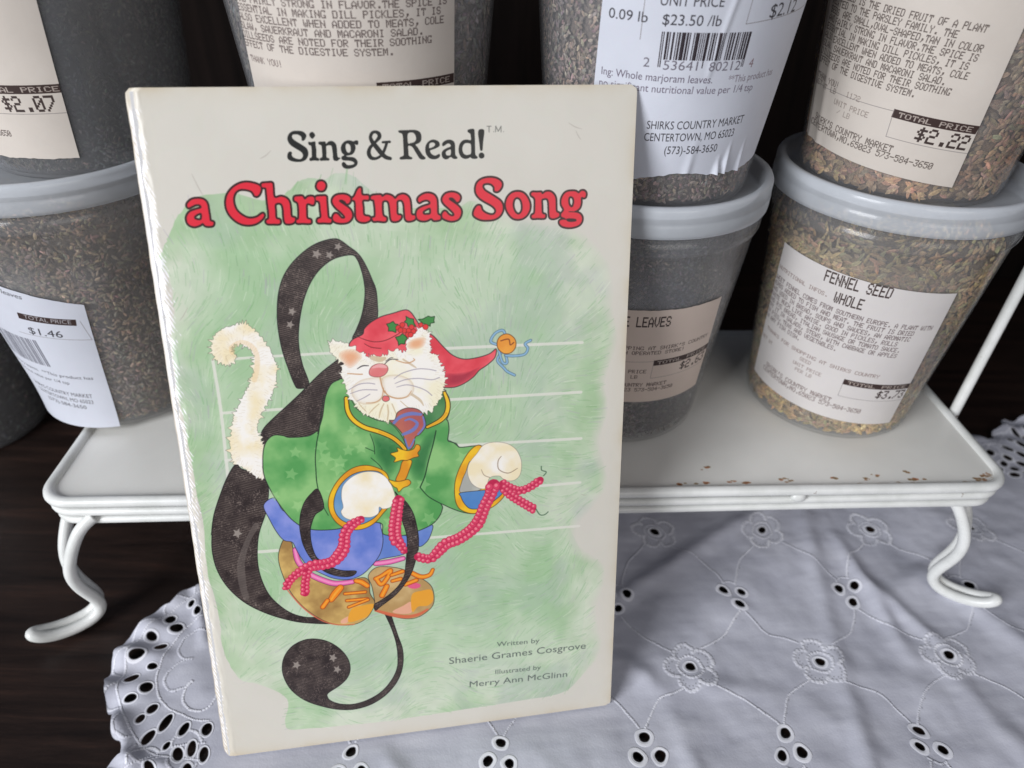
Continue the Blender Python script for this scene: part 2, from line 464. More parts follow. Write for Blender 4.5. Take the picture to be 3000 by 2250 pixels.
def build_shelf():
    yaw = rad(3.3); HW, DP = .2448, .148
    root = empty('wire_shelf', (.0156, .2450, 0), yaw)
    tag(root, 'low white wire shelf with curled legs and rusty spots, standing over the lace cloth', 'shelf')
    def rrect(hw, d0, d1, r, z):
        pts = []
        for cx, cy, a0 in ((hw-r, d1-r, 0), (-hw+r, d1-r, 90), (-hw+r, d0+r, 180), (hw-r, d0+r, 270)):
            for k in range(9):
                a = rad(a0+k*90/8); pts.append((cx+r*math.cos(a), cy+r*math.sin(a), z))
        P = []
        for i in range(len(pts)):
            a = np.array(pts[i]); b = np.array(pts[(i+1) % len(pts)])
            n = 1 if np.linalg.norm(b-a) < .02 else 12
            for k in range(n): P.append(a+(b-a)*k/n)
        return np.array(P)
    for k, (z, ins, r) in enumerate(((SHELF_Z, 0, .0029), (SHELF_Z-.0066, .0003, .0023), (SHELF_Z-.0126, .0010, .0022))):
        P = rrect(HW-ins, ins, DP-ins, .013, z)
        P[:, 2] += .0003*np.sin(P[:, 0]*23+k*2)
        parts = [tube(P, r, 12, True)]
        if k == 1:                                         # a weld drop
            v, f = lathe([(.0001, -.0032), (.0016, -.0026), (.0030, -.0010), (.0034, .0010), (.0024, .0036), (.0001, .0045)], 12)
            parts.append(([(x*1.25+.1335, y*.7-.0010, zz*.8+z+.0018) for x, y, zz in v], f))
        mesh_obj('rail', *join(*parts), ENAMEL, root)
    # plate with rust painted where it has rusted
    sh = Sheet(HW*2000, DP*1000, 3, (.91, .905, .885))
    h, w = sh.H, sh.W
    sh.px += ((fbm(h, w, 90, 41, 4)-.5)*.07)[..., None]
    R = random.Random(2)
    front = DP*1000
    spots = [(372, 7), (375, 6), (330, 5), (345, 6), (352, 5), (399, 7.5), (415, 7), (422, 9), (440, 5.5), (446, 5.5), (441, 11), (478, 5.5), (480, 7), (482, 9), (476, 4.5), (318, 5), (334, 17)]
    for (x, dy) in spots:
        for k in range(4):
            px, py = x+R.gauss(0, 1.2), front-dy+R.gauss(0, .6)
            t = np.linspace(0, 6.283, 9, endpoint=False); rr = R.uniform(.35, 1.0)
            sh.fill([np.stack([px+rr*1.5*np.cos(t)*(1+.3*np.sin(3*t+k)), py+rr*.8*np.sin(t)], 1)], (.52+R.uniform(-.12, .1), .31, .14), .7)
    for k in range(40):                                   # rust along the edge and in the right corner
        px = R.uniform(300, 487) if k < 26 else 484+R.gauss(0, 2); py = front-2.6-abs(R.gauss(0, .5 if k < 26 else 3))
        t = np.linspace(0, 6.283, 9, endpoint=False); rr = R.uniform(.3, .9)
        sh.fill([np.stack([px+rr*2.4*np.cos(t), py+rr*.7*np.sin(t)], 1)], (.45, .27, .12), .4)
    im = sh.image('plate_enamel')
    mt, N, L, p = new_mat('plate_enamel', rough=.36)
    t = N.new('ShaderNodeTexImage'); t.image = im; L.new(t.outputs[0], p.inputs['Base Color'])
    n3 = noise_node(N, L, 700, 2, .5, obj_coord(N, L)); bump(N, L, p, n3.outputs['Fac'], .08, .0004)
    P = rrect(HW-.0005, .0005, DP-.0005, .0125, 0)
    V = []; F = []
    for zz in (SHELF_Z+.0006, SHELF_Z-.0009):
        V += [(x, y, zz) for x, y, _ in P]
    n = len(P)
    F = [tuple(range(n)), tuple(range(2*n-1, n-1, -1))]+[(i, n+i, n+(i+1) % n, (i+1) % n) for i in range(n)]
    uvs = [((x+HW)/(2*HW), 1-(DP-y)/DP*1.0) for x, y, _ in V]
    uvs = [((x+HW)/(2*HW), y/DP) for x, y, _ in V]
    uvs = [(u, v) for u, v in uvs]
    mesh_obj('plate', V, F, mt, root, uvs, False)
    # legs: one bent hairpin wire each
    prof = [(-.0440, .0708), (-.0395, .0688), (-.0350, .0655), (-.0318, .0598), (-.0258, .0500), (-.0228, .0400), (-.0238, .0303), (-.0272, .0215), (-.0297, .0140), (-.0285, .0088), (-.0250, .0050), (-.0200, .0031), (-.0120, .0028), (-.0035, .0045), (.0015, .0082)]
    gap = [.0245, .0235, .0215, .0190, .0150, .0115, .0085, .0068, .0060, .0060, .0060, .0060, .0060, .0058, .0050]
    for sx, sy, fx, fy in ((-1, -1, -.2588, -.0246), (1, -1, .2538, -.0184), (-1, 1, -.2600, .1700), (1, 1, .2560, .1690)):
        d = np.array([sx*math.cos(rad(34)), sy*math.sin(rad(34)), 0]); s_ = np.array([sx*.559, -sy*.829, 0])
        f0 = np.array([fx, fy, 0]); up = np.array([0, 0, 1.0])
        one = [f0+d*o+up*z for (o, z), g in zip(prof, gap)]
        two = [f0+d*o+s_*g+up*z for (o, z), g in zip(prof, gap)]
        tip = [f0+d*.0040+s_*.0012+up*.0108, f0+d*.0040+s_*.0034+up*.0108]
        P = smooth_path(one+tip+two[::-1], 6)
        for it in range(10):
            P[2:-2] = (P[:-4]+P[1:-3]+P[2:-2]+P[3:-1]+P[4:])/5
        mesh_obj('leg', *tube(P, .00305, 12), ENAMEL, root)
    P = [(.2511+.0030*(k/10), .0620, SHELF_Z-.010+.032*k) for k in range(11)]
    mesh_obj('post', *tube(smooth_path(P, 2), .0029, 12), ENAMEL, root)
    return root
build_shelf()

# ================================================================== spice tubs
def plastic(name, opaque, tint, rough, dusty=0):
    mt = bpy.data.materials.new(name); mt.use_nodes = True
    N, L = mt.node_tree.nodes, mt.node_tree.links
    p = N['Principled BSDF']; out = N['Material Output']
    p.inputs['Base Color'].default_value = (*tint, 1); p.inputs['Roughness'].default_value = rough
    tr = N.new('ShaderNodeBsdfTransparent'); mx = N.new('ShaderNodeMixShader')
    n = noise_node(N, L, 45, 3, .6, obj_coord(N, L))
    mp = N.new('ShaderNodeMapRange'); mp.inputs['To Min'].default_value = opaque*.8; mp.inputs['To Max'].default_value = opaque*1.2
    L.new(n.outputs['Fac'], mp.inputs['Value'])
    if dusty:                                              # fine powder clings to the upper wall
        tc = N.new('ShaderNodeTexCoord'); sx = N.new('ShaderNodeSeparateXYZ'); L.new(tc.outputs['Object'], sx.inputs[0])
        mz = N.new('ShaderNodeMapRange'); mz.inputs['From Min'].default_value = .055; mz.inputs['From Max'].default_value = .112
        mz.inputs['To Min'].default_value = 0; mz.inputs['To Max'].default_value = dusty; L.new(sx.outputs['Z'], mz.inputs['Value'])
        ad = N.new('ShaderNodeMath'); ad.operation = 'MULTIPLY_ADD'; L.new(mz.outputs[0], ad.inputs[0]); L.new(n.outputs['Fac'], ad.inputs[1]); L.new(mp.outputs[0], ad.inputs[2])
        mp = ad
    L.new(mp.outputs[0], mx.inputs[0]); L.new(tr.outputs[0], mx.inputs[1]); L.new(p.outputs[0], mx.inputs[2])
    p.inputs['Specular IOR Level'].default_value = 0.0
    gl = N.new('ShaderNodeBsdfGlossy'); gl.inputs['Roughness'].default_value = rough*.6
    lw = N.new('ShaderNodeLayerWeight'); lw.inputs['Blend'].default_value = .5
    pw = N.new('ShaderNodeMath'); pw.operation = 'POWER'; pw.inputs[1].default_value = 4.0; L.new(lw.outputs['Facing'], pw.inputs[0])
    fr = N.new('ShaderNodeMath'); fr.operation = 'MULTIPLY_ADD'; fr.inputs[1].default_value = .35; fr.inputs[2].default_value = .028; L.new(pw.outputs[0], fr.inputs[0])
    n2 = noise_node(N, L, 160, 3, .6, obj_coord(N, L)); b = N.new('ShaderNodeBump'); b.inputs['Strength'].default_value = .15; b.inputs['Distance'].default_value = .0006
    L.new(n2.outputs['Fac'], b.inputs['Height']); L.new(b.outputs[0], gl.inputs['Normal'])
    m2 = N.new('ShaderNodeMixShader'); L.new(fr.outputs[0], m2.inputs[0]); L.new(mx.outputs[0], m2.inputs[1]); L.new(gl.outputs[0], m2.inputs[2])
    L.new(m2.outputs[0], out.inputs['Surface'])
    return mt
TUBM = plastic('frosted_plastic', .085, (.62, .63, .66), .30, .07)
LIDM = plastic('milky_plastic', .46, (.84, .88, .94), .28)
def granule_material(name):
    mt, N, L, p = new_mat(name, rough=.8, spec=.2)
    a = N.new('ShaderNodeAttribute'); a.attribute_name = 'tone'
    n = noise_node(N, L, 900, 3, .6, obj_coord(N, L))
    r = ramp(N, L, n.outputs['Fac'], [(.3, (.6, .6, .6)), (.7, (1.25, 1.25, 1.25))])
    mx = N.new('ShaderNodeMix'); mx.data_type = 'RGBA'; mx.blend_type = 'MULTIPLY'; mx.inputs['Factor'].default_value = 1
    L.new(a.outputs['Color'], mx.inputs['A']); L.new(r.outputs[0], mx.inputs['B'])
    L.new(mx.outputs['Result'], p.inputs['Base Color'])
    return mt
GRAN = granule_material('dried_herbs')
def wall_r(z): return .0460+.0952*z
TUB_PROFILE = [(.0, .0012), (.030, .0012), (.0425, .0004), (.0448, .0003), (.0458, .0016)]+[(wall_r(z), z) for z in (.004, .03, .06, .09, .1165)]+[(.0584, .1172), (.0588, .1185), (.0588, .1262), (.0578, .1262), (.0578, .1185)]+[(wall_r(z)-.0007, z) for z in (.1165, .09, .06, .03, .004)]+[(.044, .0018), (.0, .0019)]
LID_PROFILE = [(.0590, .1264), (.0602, .1268), (.0604, .1285), (.0604, .1325), (.0600, .1331), (.0602, .1337), (.0602, .1388), (.0596, .1400), (.0585, .1404), (.0566, .1402), (.0558, .1394), (.0552, .1338), (.0540, .1332), (.030, .1334), (.0, .1334)]
def granules(z0, z1, n, ln, wd, col, var, seed, seedlike):
    g = np.random.default_rng(seed)
    rr = lambda z: wall_r(z)-.0011
    # packed mass inside, loose pieces pressed against the wall
    prof = [(0, z0), (rr(z0)-.004, z0), (rr(z0)-.0020, z0+.002), (rr(z1)-.0020, z1-.002), (rr(z1)-.004, z1-.0005), (0, z1+.001)]
    v, f = lathe(prof, 64)
    rings, sg = ([(-1, .12), (-.5, .85), (.1, 1.0), (.6, .75), (1, .12)], 5) if seedlike else ([(-1, .45), (0, 1.0), (1, .4)], 4)
    tp = np.array([(a*.5, s_*.5*math.cos(2*math.pi*k/sg), s_*.5*math.sin(2*math.pi*k/sg)) for a, s_ in rings for k in range(sg)])
    tf = np.array(grid_faces(len(rings), sg, True))
    cl = fbm(64, 256, 26, seed % 97, 4); cl2 = fbm(64, 256, 12, seed % 89+7, 3)
    th = g.uniform(-2.4, 2.4, n); z = g.uniform(z0+.0012, z1-.0008, n)
    r = rr(z)-wd*g.uniform(.15, .75, n)
    topm = np.arange(n) % 9 == 0
    z[topm] = z1-.0003+g.uniform(0, .001, topm.sum()); r[topm] = rr(z1)*np.sqrt(g.uniform(0, .98, topm.sum()))
    ph = th-math.pi/2
    zero = np.zeros(n)
    nrm = np.stack([np.cos(ph), np.sin(ph), zero], 1); tg = np.stack([-np.sin(ph), np.cos(ph), zero], 1); up = np.array([0, 0, 1.])
    a = g.normal(.25, .8, n) if seedlike else g.uniform(0, math.pi, n)
    d = tg*np.cos(a)[:, None]+up*np.sin(a)[:, None]+nrm*g.normal(0, .14, n)[:, None]; d /= np.linalg.norm(d, axis=1)[:, None]
    e = np.cross(nrm, d); e /= np.linalg.norm(e, axis=1)[:, None]; nn = np.cross(d, e)
    l = ln*g.uniform(.6, 1.2, n); w = wd*g.uniform(.7, 1.2, n); hgt = w*(.75 if seedlike else .3)
    P = (nrm*r[:, None]+up*z[:, None])[:, None, :]+(tp[None, :, :1]*l[:, None, None])*d[:, None, :]+(tp[None, :, 1:2]*w[:, None, None])*e[:, None, :]+(tp[None, :, 2:3]*hgt[:, None, None])*nn[:, None, :]
    ci = np.clip(z/.12*63, 0, 63).astype(int); cj = ((th+2.4)/4.8*255).astype(int)
    tone = np.array(col)[None]*np.exp(g.normal(0, var, n))[:, None]*(1+g.normal(0, .08, (n, 3)))
    tone = tone*np.exp((cl[ci, cj]-.5)*1.4)[:, None]*(1+(cl2[ci, cj]-.5)[:, None]*np.array([.6, .35, -.05]))
    tone = np.clip(tone, 0, 1)
    facet = np.where(np.arange(len(tp)) % sg % 2 == 0, 1.15, .88) if seedlike else np.ones(len(tp))
    C = np.clip(tone[:, None, :]*facet[None, :, None], 0, 1).reshape(-1, 3)
    C = np.vstack([np.tile(np.array(col)*.62, (len(v), 1)), C]); C = np.hstack([C, np.ones((len(C), 1))])
    V = np.vstack([np.array(v), P.reshape(-1, 3)])
    F = list(f)+[tuple(q) for q in (tf[None]+(len(v)+np.arange(n)*len(tp))[:, None, None]).reshape(-1, 4).tolist()]
    return V, F, C
def paper_material(name, im):
    mt, N, L, p = new_mat(name, rough=.5, spec=.35)
    t = N.new('ShaderNodeTexImage'); t.image = im; L.new(t.outputs[0], p.inputs['Base Color'])
    n = noise_node(N, L, 260, 3, .5, obj_coord(N, L)); bump(N, L, p, n.outputs['Fac'], .12, .0005)
    return mt
def label_mesh(root, corners, im_bounds, mat, torn_bottom=None, torn_top=None, puckers=None):
    """corners: TL TR BR BL as (arc mm at radius 50, height mm)"""
    TL, TR, BR, BL = [np.array(c, float) for c in corners]
    a0, a1, z0, z1 = im_bounds
    nc, nr = 181, 31
    V = []; uv = []
    for i in range(nr):
        t = i/(nr-1)
        for j in range(nc):
            s_ = j/(nc-1)
            top = TL+(TR-TL)*s_; bot = BL+(BR-BL)*s_
            if torn_bottom: bot = bot+np.array([0, torn_bottom(s_)])
            if torn_top: top = top+np.array([0, torn_top(s_)])
            q = top+(bot-top)*t
            th = q[0]/50-math.pi/2; z = q[1]/1000
            r = wall_r(z)+.00035+(puckers(s_, t) if puckers else 0)
            V.append((r*math.cos(th), r*math.sin(th), z)); uv.append(((q[0]-a0)/(a1-a0), (q[1]-z0)/(z1-z0)))
    return mesh_obj('label', V, grid_faces(nr, nc), mat, root, uv)
def ragged(seed, amp):
    g_ = np.random.default_rng(seed); a_ = [(f, g_.uniform(0, 6), amp*g_.uniform(.4, 1)/f**.55) for f in (5, 11, 19, 33, 52, 90, 140)]
    return lambda s: sum(k*math.sin(s*f+p) for f, p, k in a_)
class LabelArt:
    def __init__(self, name, bounds, paper, s=9):
        self.b = bounds; self.name = name
        a0, a1, z0, z1 = bounds
        self.sh = Sheet(a1-a0, z1-z0, s, paper)
        h, w = self.sh.H, self.sh.W
        self.sh.px += ((fbm(h, w, 160, len(name)*7, 4)-.5)*.05)[..., None]
    def q(self, a, z): return a-self.b[0], self.b[3]-z
    def dots(self, text, a, z, cw, ch, rot=0, ink=(.20, .16, .15), alpha=.8, fat=1.0):
        dots(self.sh, text, *self.q(a, z), cw, ch, ink, -rad(rot), alpha, fat)
    def sans(self, text, a, z, h, rot=0, width=None, anchor='l', ink=(.17, .16, .18), alpha=.9, bold=0):
        sans(self.sh, text, *self.q(a, z), h, ink, -rad(rot), width, anchor, alpha, bold)
    def box(self, a0, z0, a1, z1, rot=0, ink=(.2, .14, .13), alpha=.95):
        x, y = self.q(a0, z1); w, h = a1-a0, z1-z0; c, s_ = math.cos(-rad(rot)), math.sin(-rad(rot))
        self.sh.fill([[(x+i*c-j*s_, y+i*s_+j*c) for i, j in ((0, 0), (w, 0), (w, h), (0, h))]], ink, alpha)
    def line(self, a0, z0, a1, z1, wd=.25, ink=(.45, .42, .42), alpha=.7):
        self.sh.stroke([(*self.q(a0, z0), wd), (*self.q(a1, z1), wd)], ink, alpha, None, 0)
    def mat(self): return paper_material(self.name, self.sh.image(self.name))

def make_tub(loc, label, contents, art=None, corners=None, group=None, size=1.0, **kw):
    root = empty('spice_tub', loc); root.scale = (size,)*3
    tag(root, label, 'spice tub', group)
    body = mesh_obj('tub', *lathe(TUB_PROFILE), TUBM, root)
    mesh_obj('lid', *lathe(LID_PROFILE), LIDM, root)
    z1, n, ln, wd, col, var, seedlike, nm = contents
    V, F, C = granules(.0028, z1, n, ln, wd, col, var, int(abs(loc[0])*9999), seedlike)
    o = mesh_obj(nm, V, F, GRAN, root, None, not seedlike and False, C)
    o['kind'] = 'stuff'
    if art: label_mesh(body, corners, art.b, art.mat(), **kw)
    return root
WARM = (.80, .765, .73); COOL = (.80, .81, .85); WHITE = (.82, .80, .79)
INK = (.22, .17, .16)
SEED_TEXT = ["DILL SEED IS THE DRIED FRUIT OF A PLANT", "RELATED TO THE PARSLEY FAMILY. THE", "SEEDS ARE SMALL,OVAL-SHAPED,TAN IN COLOR", "AND FAIRLY STRONG IN FLAVOR.THE SPICE IS", "ESSENTIAL IN MAKING DILL PICKLES, IT IS", "ALSO EXCELLENT WHEN ADDED TO MEATS, COLE", "SLAW, SAUERKRAUT AND MACARONI SALAD.", "DILLSEEDS ARE NOTED FOR THEIR SOOTHING", "EFFECT OF THE DIGESTIVE SYSTEM."]
def price_block(A, a, z, w, text, rot, cw=3.3, ch=5.6, left=None):
    """black TOTAL PRICE strip with the sum under it"""
    A.box(a, z-3.4, a+w, z, rot)
    dots(A.sh, 'TOTAL PRICE', *A.q(a+2.0, z-2.8+math.sin(rad(rot))*2), w/12.5, 2.1, (.80, .76, .72), -rad(rot), .75)
    c, s_ = math.cos(rad(rot)), math.sin(rad(rot))
    x = a+w-cw*len(text)-1.2
    A.dots(text, x, z-3.6-ch-.6+s_*(x-a), cw, ch, rot, INK, .95)
    A.line(a, z, a, z-11.5); A.line(a, z-11.5, a+w, z-11.5+s_*w)

GRP = 'plastic tubs of herbs and seeds stacked on the wire shelf'
# --- bottom right: fennel
b = (-76., 22., 8., 106.)
A = LabelArt('fennel_label', b, WHITE)
rt = -4.2
A.dots('FENNEL SEED', -41, 94.3, 2.55, 6.2, -1.5, INK, .9); A.dots('WHOLE', -34.5, 85.0, 2.5, 6.0, -1.5, INK, .9)
A.dots('NUTRITIONAL INFOS.', -66, 88.5, 1.6, 2.3, rt, (.5, .42, .4), .8)
para = ["SWEET FENNEL COMES FROM SOUTHERN EUROPE. A PLANT WITH", "HERBS ADDED TO FISH AND MEAT. THE FRUIT IS DRIED", "AND USED IN BREAD, SOUPS AND SAUCES, AN AROMATIC", "TASTE MUCH LIKE ANISE. GOOD IN PICKLES, ROLLS", "AND RYE BREAD, ITALIAN SAUSAGE OR TOMATO SAUCE.", "TRY IT IN SALADS, STEWS, WITH CABBAGE OR APPLES", "IN PIES, TEAS AND VEGETABLES.", "IN ANY FISH DISH."]
for k, t_ in enumerate(para): A.dots(t_, -68-.3*k, 82.2-3.5*k, 1.5, 2.7, rt, (.36, .30, .30), .85)
A.dots('THANKS FOR SHOPPING AT SHIRKS COUNTRY', -67, 50.5, 1.75, 2.3, rt, (.5, .42, .4), .8)
A.dots('NET WT', -70, 44, 1.6, 2.3, rt, (.5, .42, .4), .7); A.dots('UNIT PRICE', -45, 41, 1.6, 2.3, rt, (.5, .42, .4), .7); A.dots('SEED', -42, 45, 1.6, 2.3, rt, (.5, .42, .4), .7)
A.dots('PER LB', -43, 37.4, 1.6, 2.3, rt, (.5, .42, .4), .7)
price_block(A, -18.0, 42.5, 36, '$3.73', -2.5)
A.dots("SHIRK'S COUNTRY MARKET", -62, 28.6, 1.9, 3.0, rt, (.42, .35, .34), .85); A.dots('CENTERTOWN,MO.65023 573-584-3650', -64, 25.2, 1.9, 3.0, rt, (.42, .35, .34), .85)
fennel = make_tub((.1905, .3379, SHELF_Z+.0008), 'lower right tub of fennel seed, label headed FENNEL SEED WHOLE and priced $3.73',
    (.109, 6800, .0060, .0019, (.39, .28, .145), .22, True, 'fennel_seeds'), A, [(-65.6, 103.3), (14, 97.4), (18.9, 12), (-73.1, 18.4)], GRP)

# --- bottom middle right: leaves
b = (-50., 48., 26., 94.)
A = LabelArt('leaves_label', b, (.80, .735, .69))  # thermal paper dimmed pinkish, the shade on this label is in its colour
A.dots('E LEAVES', -8.6, 79.6, 2.6, 5.9, .8, INK, .95)
A.dots("THANKS FOR SHOPPING AT SHIRK'S COUNTRY", -33, 65.6, 1.85, 2.2, .6, INK, .75); A.dots('MARKET, AN AMISH OPERATED STORE!', -33, 62.6, 1.75, 2.2, .6, INK, .75)
price_block(A, 8.0, 59.2, 33.5, '$2.63', 2.0, 3.4)
A.dots('UNIT PRICE', -12.5, 51.0, 1.8, 2.3, .5, INK, .75); A.dots('LB', -2, 47.6, 1.8, 2.3, .5, INK, .7)
A.line(-45, 57.5, 8, 58.6)
A.dots("SHIRK'S COUNTRY MARKET", -22, 42.0, 1.8, 2.4, .5, INK, .8); A.dots('CENTERTOWN,MO.65023 573-584-3650', -34, 38.6, 1.75, 2.4, .5, INK, .8)
make_tub((.0613, .3303, SHELF_Z+.0008), 'lower tub of dark leaves beside the book, shade-tinted label reading LEAVES, priced $2.63',
    (.116, 14000, .0020, .0011, (.125, .108, .098), .26, False, 'herb_leaves'), A, [(-45, 88.5), (38.6, 89.6), (43.0, 31.6), (-45, 31.5)], GRP,
    torn_top=ragged(4, .7))

# --- bottom left: white label
b = (-72., 26., -2., 116.)
A = LabelArt('market_label', b, COOL)
rt = -9
A.sans('Whole savory leaves', -2.5, 84.6, 2.6, -18, None, 'r')
A.box(-8.6, 73.2, 15.6, 76.8, -11); A.sans('TOTAL PRICE', -6.5, 73.6, 2.3, -11, 19.5, 'l', (.8, .8, .82), .8)
A.sans('$1.46', -8.2, 64.6, 4.0, -9, 15); A.line(-14, 64.5, 18, 59.5); A.line(18, 59.5, 16.5, 71)
R = random.Random(5)
x = -40.
while x < -7:
    wd = R.choice([.35, .35, .7, 1.0]); A.box(x, 43+(-x-7)*.12, x+wd, 60+(-x-7)*.12, 0, (.3, .3, .34), .85); x += wd+R.choice([.35, .7, .9])
A.sans('Ing: Whole savory leaves.  **This product has', -52, 42.5, 2.0, -7, 63); A.sans('no significant nutritional value per 1/4 tsp', -54, 38.2, 2.0, -7, 52)
for k, t_ in enumerate(['SHIRKS COUNTRY MARKET', 'CENTERTOWN, MO 65023', '(573)-584-3650']): A.sans(t_, -12, 24.4-4.2*k, 2.5, -6, [36, 34, 24][k], 'c')
make_tub((-.2253, .3299, SHELF_Z+.0032), 'lower left tub on the shelf, with a bluish white label priced $1.46',
    (.114, 11000, .0028, .0014, (.23, .175, .125), .32, False, 'herb_leaves'), A, [(-66, 112), (20.7, 79.9), (13.3, 2.0), (-70, 1.5)], GRP,
    torn_top=lambda s, r_=ragged(8, .8): -.5+5*s*(1-s)+r_(s), puckers=lambda s, t: .0011*max(0, t-.72)**2*18)

# --- bottom centre, behind the book
make_tub((-.0775, .3260, SHELF_Z+.0008), 'tub standing behind the book, beneath the tub whose label says THANK YOU',
    (.112, 3000, .0034, .0016, (.11, .09, .07), .35, False, 'herb_leaves'), None, None, GRP)

# --- top right: dill seed
ZU = SHELF_Z+.1347
b = (-90., 6., 6., 108.)
A = LabelArt('dill_label', b, WARM)
rt = -5.4
for k, t_ in enumerate(SEED_TEXT): A.dots(t_, -76.5-.3*k, 77.4-3.35*k+.0, 1.66, 2.75, rt, (.30, .26, .24), .85)
A.dots('DILL SEED', -58, 92, 3.0, 6, rt, INK, .9)
A.dots('THANK YOU!', -78, 44.2, 1.7, 2.6, rt, INK, .6)
A.dots('1172', -56, 40.5, 1.9, 2.4, rt, (.5, .45, .42), .7); A.dots('UNIT PRICE', -62, 36.2, 1.9, 2.4, rt, (.5, .45, .42), .7); A.dots('NET WT LB', -79, 41.5, 1.9, 2.4, rt, (.4, .36, .34), .7); A.dots('/ LB', -59, 32.5, 1.9, 2.4, rt, (.5, .45, .42), .6)
price_block(A, -33.5, 40.3, 34, '$2.22', -5.6, 4.4, 6.2)
A.line(-80, 42, -33.5, 39.4)
A.dots("SHIRK'S COUNTRY MARKET", -74, 26.8, 2.05, 2.9, rt, (.32, .28, .26), .85); A.dots('CENTERTOWN,MO.65023 573-584-3650', -76.5, 23.8, 2.05, 2.9, rt, (.32, .28, .26), .85)
make_tub((.1882, .3405, ZU), 'upper right tub of tan dill seed, stacked on the fennel tub, label priced $2.22',
    (.115, 6800, .0050, .0020, (.34, .225, .14), .24, True, 'dill_seeds'), A, [(-84, 103), (-1.3, 97), (.9, 10.3), (-80.9, 18.5)], GRP,
    puckers=lambda s, t: .0008*math.exp(-((s-.16)/.03)**2)+.0006*math.exp(-((s-.05)/.02)**2))

# --- top middle right: marjoram, torn label
b = (-38., 70., 8., 104.)
A = LabelArt('marjoram_label', b, COOL, 10)
A.sans('NET WT', -28.5, 79.4, 3.4, -3, 14); A.sans('0.09 lb', -28.2, 72.0, 3.3, -2, 13.5)
A.line(-16, 90, -16.5, 66)
A.sans('UNIT PRICE', -11.2, 77.2, 3.4, 0, 20.5); A.sans('$23.50 /lb', -9.8, 71.2, 3.4, 0, 19.5)
A.sans('TOTAL PRICE', 28, 84, 3.2, 3, 24); A.sans('$2.12', 28.5, 73.0, 4.4, 4, 15); A.line(19.5, 90, 19, 71.6); A.line(19, 71.6, 56, 75)
bars = '101001101001100101101111011010001011110101010111001011010011101010000101101100110100101101101110010101110101'
x = -9.5
for k, c in enumerate(bars[:95]):
    if c == '1': A.box(x, 57.2 if k in (0, 2, 46, 48, 92, 94) else 59.8, x+.345, 69.0, 0, (.16, .13, .15), 1)
    x += .335
A.sans('2', -14.5, 57.0, 3.2, 0, 2.2, ink=(.4, .38, .42)); A.sans('53641', -7.5, 56.4, 3.2, 0, 12, ink=(.4, .38, .42)); A.sans('80212', 8.6, 56.2, 3.2, 0, 12.5, ink=(.4, .38, .42)); A.sans('4', 25, 56.6, 3.2, 0, 2, ink=(.5, .4, .42))
A.sans('Ing: Whole marjoram leaves.', -29.9, 52.6, 2.7, -1, 41, ink=(.34, .30, .36)); A.sans('**This product has', 17.5, 51.7, 2.6, 1.5, 23.5, ink=(.45, .40, .44))
A.sans('no significant nutritional value per 1/4 tsp', -30.6, 48.4, 2.7, -.4, 61, ink=(.38, .34, .40))
A.sans('SHIRKS COUNTRY MARKET', -10.4, 34.6, 3.1, 1.5, 41); A.sans('CENTERTOWN, MO 65023', -10.9, 29.9, 3.1, 1.5, 38); A.sans('(573)-584-3650', -2.2, 25.1, 3.1, 1, 22.5)
RAG = ragged(6, 1.5)
def torn_d(s):
    return 2.4-1.3*math.sin(s*9.5)+RAG(s)+(2.4*max(0, (s-.62)/.38))
def puck_d(s, t):
    r = 0
    for c, w_, h_, t0 in ((.70, .010, .0022, .86), (.655, .012, .0026, .93), (.80, .010, .0016, .86), (.50, .02, .0009, .8)):
        r += h_*math.exp(-((s-c)/w_)**2)*max(0, (t-t0)/(1-t0))
    r += .0005*math.exp(-((s-.475+.06*(t-.3))/.012)**2)*(t < .55)
    return r
make_tub((.0616, .3305, ZU), 'upper tub of marjoram leaves with a white barcode label torn along the bottom edge',
    (.116, 13000, .0022, .0012, (.25, .195, .165), .28, False, 'herb_leaves'), A, [(-29.2, 100), (64, 100), (52.2, 13.0), (-35.2, 13.6)], GRP,
    torn_bottom=torn_d, puckers=puck_d, size=1.03)

# --- top centre: dill seed, bottom of the label hidden
b = (-50., 48., 14., 104.)
A = LabelArt('dill_label_centre', b, WARM)
for k, t_ in enumerate(SEED_TEXT): A.dots(t_, -36.2-.55*k, 83.4-3.0*k+.3, 1.92, 2.45, .35, (.31, .26, .25), .85)
A.dots('DILL SEED', -16, 94, 3.0, 6, 0, INK, .9)
A.dots('THANK YOU!', -39.3, 54.6, 1.75, 2.3, .2, (.36, .30, .29), .75)
price_block(A, 12, 51.0, 31, '$2.31', .8)
make_tub((-.0657, .3225, ZU), 'upper tub behind the top edge of the book, thermal label ending THANK YOU!',
    (.115, 7000, .0040, .0018, (.19, .165, .15), .28, False, 'dill_seeds'), A, [(-33, 100), (41, 100), (44.5, 20), (-48, 20)], GRP, size=1.03)

# --- top left
b = (-68., 28., 6., 100.)
A = LabelArt('herb_label', b, WARM)
price_block(A, -14.5, 40.6, 36.5, '$2.07 ', 0.4, 4.3, 6.4)
A.line(-60, 37, -14.5, 37.4)
A.dots("SHIRK'S COUNTRY MARKET", -62, 22.5, 1.75, 2.6, .4, INK, .8); A.dots('CENTERTOWN,MO.65023 573-584-3650', -63, 19.0, 1.72, 2.6, .4, INK, .8)
make_tub((-.2075, .3420, ZU+.0026), 'upper tub at the left, dark herbs, cream label priced $2.07',
    (.118, 14000, .0020, .0011, (.066, .062, .056), .24, False, 'herb_leaves'), A, [(-62, 97), (24.5, 97), (17.2, 10.2), (-64, 9.8)], GRP,
    torn_bottom=ragged(3, 1.1))

